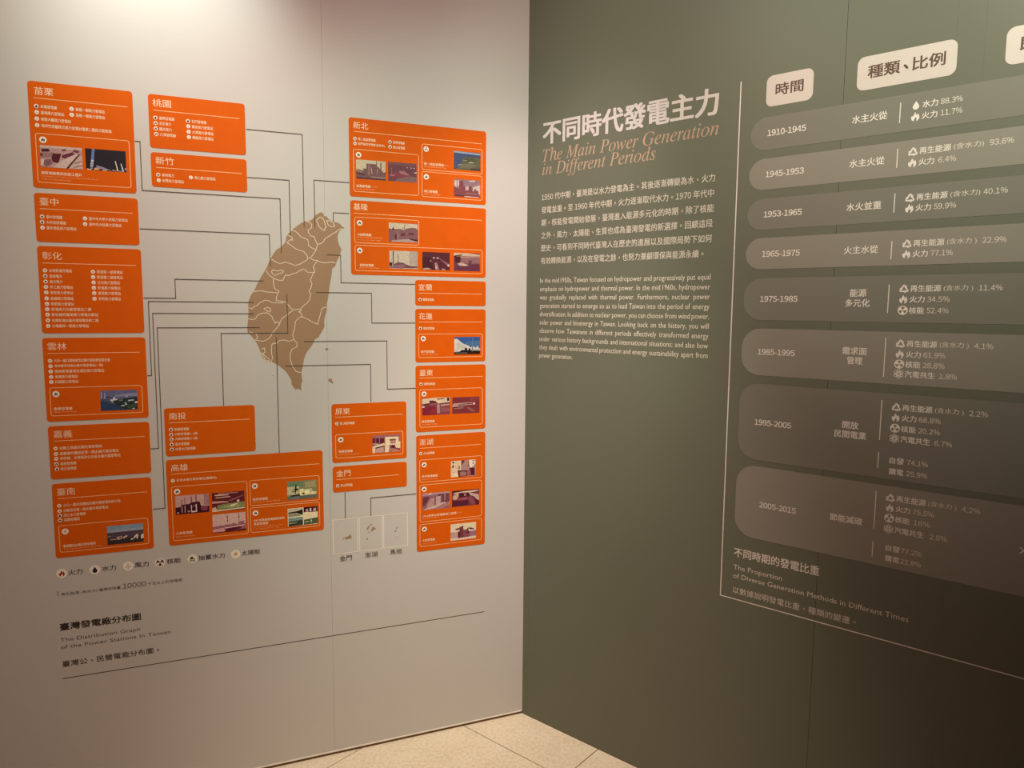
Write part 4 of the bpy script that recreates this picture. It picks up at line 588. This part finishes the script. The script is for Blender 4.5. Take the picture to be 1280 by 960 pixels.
def en(g):
    tbase(g, 'The Distribution Graph', -1.4545, -1.248, .529, .0155, ZL)
    tbase(g, 'of the Power Stations In Taiwan', -1.4545, -1.166, .507, .0155, ZL)
lettering(FL, -1.4545, .507, 'two grey English lines beginning The Distribution Graph, low on the pale wall', en, M['grey_text'])
lettering(FL, -1.453, .454, 'dark sentence 臺灣公、民營電廠分布圖 just above the long thin rule', lambda g: tcjk(g, '臺灣公、民營電廠分布圖。', -1.453, -1.200, .4535, .0195, ZL, bold=0.010), M['dark'])
lettering(FL, -1.454, .4175, 'long thin dark rule along the bottom of the pale wall graphics', lambda g: g.strip([(-1.454, .4175), (-.1525, .4175)], 0.0022, ZL), M['wire'], 'rule_line', 'rule')

# ---------------- dark wall
lettering(FR, .063, 2.05, 'large bold white title 不同時代發電主力 on the dark green wall', lambda g: tbox(g, '不同時代發電主力', (.063, 2.047, .687, 2.1235), ZL, bold=0.035, res=5), M['title'])
IT = {}
def ital(s):
    o = ''
    for c in s:
        if c == 'h': o += '\u210e'
        elif 'A' <= c <= 'Z': o += chr(0x1D434 + ord(c) - 65)
        elif 'a' <= c <= 'z': o += chr(0x1D44E + ord(c) - 97)
        else: o += c
    return o
def sub(g):
    for txt, s1, base in (('The Main Power Generation', .690, 1.9925), ('in Different Periods', .492, 1.948)):
        tbase(g, ital(txt), .063, s1, base, .056, ZL, res=2, bold=-0.003)
lettering(FR, .063, 1.94, 'copper coloured italic serif English subtitle under the white title', sub, M['copper'])
CN = ['1950 代中期，臺灣是以水力發電為主。其後逐漸轉變為水、火力', '發電並重。至 1960 年代中期，火力逐漸取代水力。1970 年代中', '期，核能發電開始發展，臺灣進入能源多元化的時期，除了核能',
      '之外，風力、太陽能、生質也成為臺灣發電的新選擇。回顧這段', '歷史，可看到不同時代臺灣人在歷史的進展以及國際局勢下如何', '有效轉換能源，以及在發電之餘，也努力兼顧環保與能源永續。']
def para_cn(g):
    for i, (ln, x1) in enumerate(zip(CN, (.684, .682, .684, .682, .681, .657))):
        t = 1.8745 - i * .0425
        tcjk(g, ln, .0615, x1, t - .0088, .0245, ZL, bold=0.004)
lettering(FR, .0615, 1.65, 'white Chinese paragraph of six lines under the copper subtitle', para_cn, M['ftext'])
EN = ['In the mid 1950s, Taiwan focused on hydropower and progressively put equal', 'emphasis on hydropower and thermal power. In the mid 1960s, hydropower', 'was gradually replaced with thermal power. Furthermore, nuclear power',
      'generation started to emerge so as to lead Taiwan into the period of energy', 'diversification. In addition to nuclear power, you can choose from wind power,', 'solar power and bioenergy in Taiwan. Looking back on the history, you will',
      'observe how Taiwanese in different periods effectively transformed energy', 'under various history backgrounds and international situations; and also how', 'they dealt with environmental protection and energy sustainability apart from']
def para_en(g):
    for i, ln in enumerate(EN):
        t = 1.5935 - i * .0285
        tjust(g, ln.split(), .0595, .6815, t - .0060, .0235, 0.84, ZL, bold=0.0)
    tbase(g, 'power generation.', .0595, .200, 1.337 - .0060, .0235, ZL, bold=0.002, res=2)
lettering(FR, .0595, 1.33, 'small white English paragraph of ten lines, below the Chinese paragraph', para_en, M['ftext'])
lettering(FR, .7495, .661, 'thin white line running down and along the bottom of the timeline chart', lambda g: g.strip([(.7495, 2.124), (.7495, .661), (2.9, .661)], 0.0030, ZL), M['wtext'], 'chart_frame_line', 'frame line')

for a, b, txts, lab in ((.8215, .9435, [('時間', (.846, .919))], 'small white rounded label 時間 at the head of the year column'),
                        (1.049, 1.2625, [('種類', (1.073, 1.145)), ('、', (1.152, 1.163)), ('比例', (1.171, 1.240))], 'wide white rounded label 種類、比例 in the middle of the chart head'),
                        (1.3555, 1.56, [('即時', (1.381, 1.455))], 'white rounded label cut off by the right edge of the photo')):
    r = root('header_label', FR, a, 2.043, lab, 'label', 'rounded labels heading the chart columns')
    org = (a, 2.043)
    g = G(org); g.slab(rrect(a, 2.0435, b, 2.1235, .017), 0.00005, 0.0006); g.build('label_plate', M['pill'], r)
    g = G(org)
    for tx, (x0, x1) in txts:
        tbox(g, tx, (x0, 2.076, x1, 2.088) if tx == '、' else (x0, 2.0695, x1, 2.1005), 0.0008, bold=0.028, res=4)
    g.build('label_text', M['pilltext'], r)

R_, F_, N_, C_ = 'recycle', 'f', 'nuc', 'atom'
ROWS = [
 ('1910-1945', 1.931, 2.0175, .043, 0, 1.975, [('水主火從', 1.0425, 1.1235, 1.9665)], [(2.0, 1.952)], [(1.988, 'w', '水力', None, '88.3%', 1.236, 1.280), (1.962, 'f', '火力', None, '11.7%', 1.237, 1.281)]),
 ('1945-1953', 1.826, 1.9085, .042, 1, 1.8665, [('水主火從', 1.042, 1.123, 1.859)], [(1.892, 1.847)], [(1.881, R_, '再生能源', '(含水力)', '93.6%', 1.339, 1.384), (1.855, 'f', '火力', None, '6.4%', 1.239, 1.275)]),
 ('1953-1965', 1.719, 1.802, .042, 0, 1.760, [('水火並重', 1.041, 1.122, 1.752)], [(1.786, 1.74)], [(1.773, R_, '再生能源', '(含水力)', '40.1%', 1.334, 1.380), (1.748, 'f', '火力', None, '59.9%', 1.236, 1.282)]),
 ('1965-1975', 1.6125, 1.697, .042, 1, 1.6535, [('火主水從', 1.041, 1.121, 1.6445)], [(1.672, 1.627)], [(1.664, R_, '再生能源', '(含水力 )', '22.9%', 1.339, 1.385), (1.639, 'f', '火力', None, '77.1%', 1.236, 1.282)]),
 ('1975-1985', 1.473, 1.588, .050, 0, 1.5315, [('能源', 1.061, 1.1, 1.5365), ('多元化', 1.051, 1.109, 1.511)], [(1.566, 1.496)], [(1.556, R_, '再生能源', '(含水力 )', '11.4%', 1.339, 1.385), (1.530, 'f', '火力', None, '34.5%', 1.236, 1.282), (1.503, N_, '核能', None, '52.4%', 1.236, 1.282)]),
 ('1985-1995', 1.320, 1.450, .052, 1, 1.386, [('需求面', 1.051, 1.109, 1.389), ('管理', 1.063, 1.1, 1.3645)], [(1.435, 1.337)], [(1.422, R_, '再生能源', '(含水力 )', '4.1%', 1.339, 1.376), (1.396, 'f', '火力', None, '61.9%', 1.236, 1.282), (1.371, N_, '核能', None, '28.8%', 1.236, 1.282), (1.347, C_, '汽電共生', None, '1.8%', 1.272, 1.309)]),
 ('1995-2005', 1.080, 1.2965, .055, 0, 1.1885, [('開放', 1.061, 1.1, 1.1975), ('民間電業', 1.042, 1.12, 1.1725)], [(1.279, 1.177), (1.146, 1.105)], [(1.264, R_, '再生能源', '(含水力 )', '2.2%', 1.339, 1.376), (1.238, 'f', '火力', None, '68.8%', 1.236, 1.282), (1.211, N_, '核能', None, '20.2%', 1.236, 1.282), (1.185, C_, '汽電共生', None, '6.7%', 1.272, 1.309), (1.129, None, '自發', None, '74.1%', 1.216, 1.262), (1.101, None, '購電', None, '25.9%', 1.216, 1.262)]),
 ('2005-2015', .8535, 1.063, .055, 1, .955, [('節能減碳', 1.043, 1.123, .9485)], [(1.045, .947), (.914, .873)], [(1.034, R_, '再生能源', '(含水力 )', '4.2%', 1.339, 1.376), (1.008, 'f', '火力', None, '75.5%', 1.236, 1.282), (.981, N_, '核能', None, '16%', 1.239, 1.276), (.953, C_, '汽電共生', None, '2.8%', 1.276, 1.313), (.904, None, '自發', None, '77.2%', 1.216, 1.262), (.877, None, '購電', None, '22.8%', 1.216, 1.262)]),
]
ORD = ['top', 'second', 'third', 'fourth', 'fifth', 'sixth', 'seventh', 'bottom']
ZR = 0.0006
for k, (yr, t0, t1, rad, tone, ym, types, divs, stats) in enumerate(ROWS):
    org = (.7835, t0)
    r = root('timeline_bar', FR, .7835, t0, '%s bar with round left end, %s row of the chart, marked %s' % ('light taupe' if tone else 'dull grey-green taupe', ORD[k], yr), 'chart bar', 'chart bars one per period')
    g = G(org); g.slab(rrect(.7835, t0, 2.6, t1, rad, 10, (1, 1, 1, 1)), 0.0002, 0.0005); g.build('bar_panel', M['bar_b' if tone else 'bar_a'], r)
    y0 = .853 if k == 7 else .829
    g = G(org); tnum(g, yr, (y0, ym - .0080, y0 + .1015, ym + .0080), ZR, bold=0.020); g.build('year_text', M['wtext'], r)
    g = G(org)
    for tx, a, b, tb in types: tbox(g, tx, (a, tb, b, tb + .0195), ZR, bold=0.016, res=3)
    g.build('type_text', M['wtext'], r)
    for a, b in divs:
        g = G(org); g.strip([(1.151, a), (1.151, b)], 0.0022, ZR); g.build('divider', M['ftext'], r)
    for tc, ic_, nm, par, num, n0, n1 in stats:
        g = G(org); sx = 1.198 if ic_ else (1.177 if k == 6 else 1.181)
        tbox(g, nm, (sx, tc - .0080, sx + .0163 * len(nm), tc + .0082), ZR, bold=0.018, res=2)
        sl = g.build('name_text', M['wtext'], r)
        g = G(org)
        if par: tbox(g, par, (1.2685, tc - .0080, 1.328, tc + .0075), ZR, res=2)
        tnum(g, num.replace('2.8%', '2,8%') if k == 7 and num == '2.8%' else num, (n0, tc - .0064, n1, tc + .0064), ZR, bold=0.006)
        g.build('figure_text', M['ftext'], r)
        if ic_:
            g = G(org); cx = 1.1845
            if ic_ == 'w': symbol(g, 'w', cx, tc, .0098, ZR)
            elif ic_ == 'f': symbol(g, 'f', cx, tc, .0110, ZR)
            elif ic_ == R_:
                for q in range(3):
                    a = math.radians(120 * q); c, sn = math.cos(a), math.sin(a)
                    g.poly([(cx + .0122 * (x * c - y * sn), tc - .0014 + .0122 * (x * sn + y * c)) for x, y in
                            ((-.50, .26), (-.17, .88), (.17, .88), (.34, .57), (.56, .68), (.52, .04), (-.02, .36), (.14, .46), (.06, .58), (-.06, .58), (-.22, .10))], ZR + .00001 * q)
            elif ic_ == N_:
                g.poly(disc(cx, tc, .0112, 20), ZR, 0); symbol(g, 'n', cx, tc, .0088, ZR + .00005, 1)
            elif ic_ == C_:
                g.strip(disc(cx, tc, .0026, 10), .0014, ZR, closed=True)
                for q in range(3):
                    a = math.radians(30 + 60 * q); c, s = math.cos(a), math.sin(a)
                    el = [(cx + x * c * .0112 - y * s * .0048, tc + x * s * .0112 + y * c * .0048) for x, y in disc(0, 0, 1, 16)]
                    g.strip(el, .0013, ZR + .00002 * q, closed=True)
            g.build('energy_icon', [M['wtext'], M['bar_b' if tone else 'bar_a']] if ic_ == N_ else M['wtext'], sl)
    if k == 7:
        g = G(org)
        g.strip([(1.457, .9675), (1.4645, .9600), (1.457, .9525)], .0026, ZR); g.strip([(1.474, .9675), (1.4665, .9600), (1.474, .9525)], .0026, ZR)
        g.build('cross_mark', M['wtext'], r)

lettering(FR, .786, .789, 'bold white heading 不同時期的發電比重 under the last chart bar', lambda g: tbox(g, '不同時期的發電比重', (.786, .788, 1.024, .8155), ZL, bold=0.018), M['wtext'])
def en2(g):
    tbase(g, 'The Proportion', .786, .926, .7505, .0205, ZL, res=2); tbase(g, 'of Diverse Generation Methods in Different Times', .786, 1.243, .7245, .0205, ZL, res=2)
lettering(FR, .786, .72, 'two thin white English lines beginning The Proportion, below the chart', en2, M['ftext'])
lettering(FR, .787, .68, 'thin white Chinese sentence just above the bottom frame line of the chart', lambda g: tcjk(g, '以數據說明發電比重、種類的變遷。', .787, 1.122, .6800, .0215, ZL), M['ftext'])
bpy.data.objects.remove(_to)
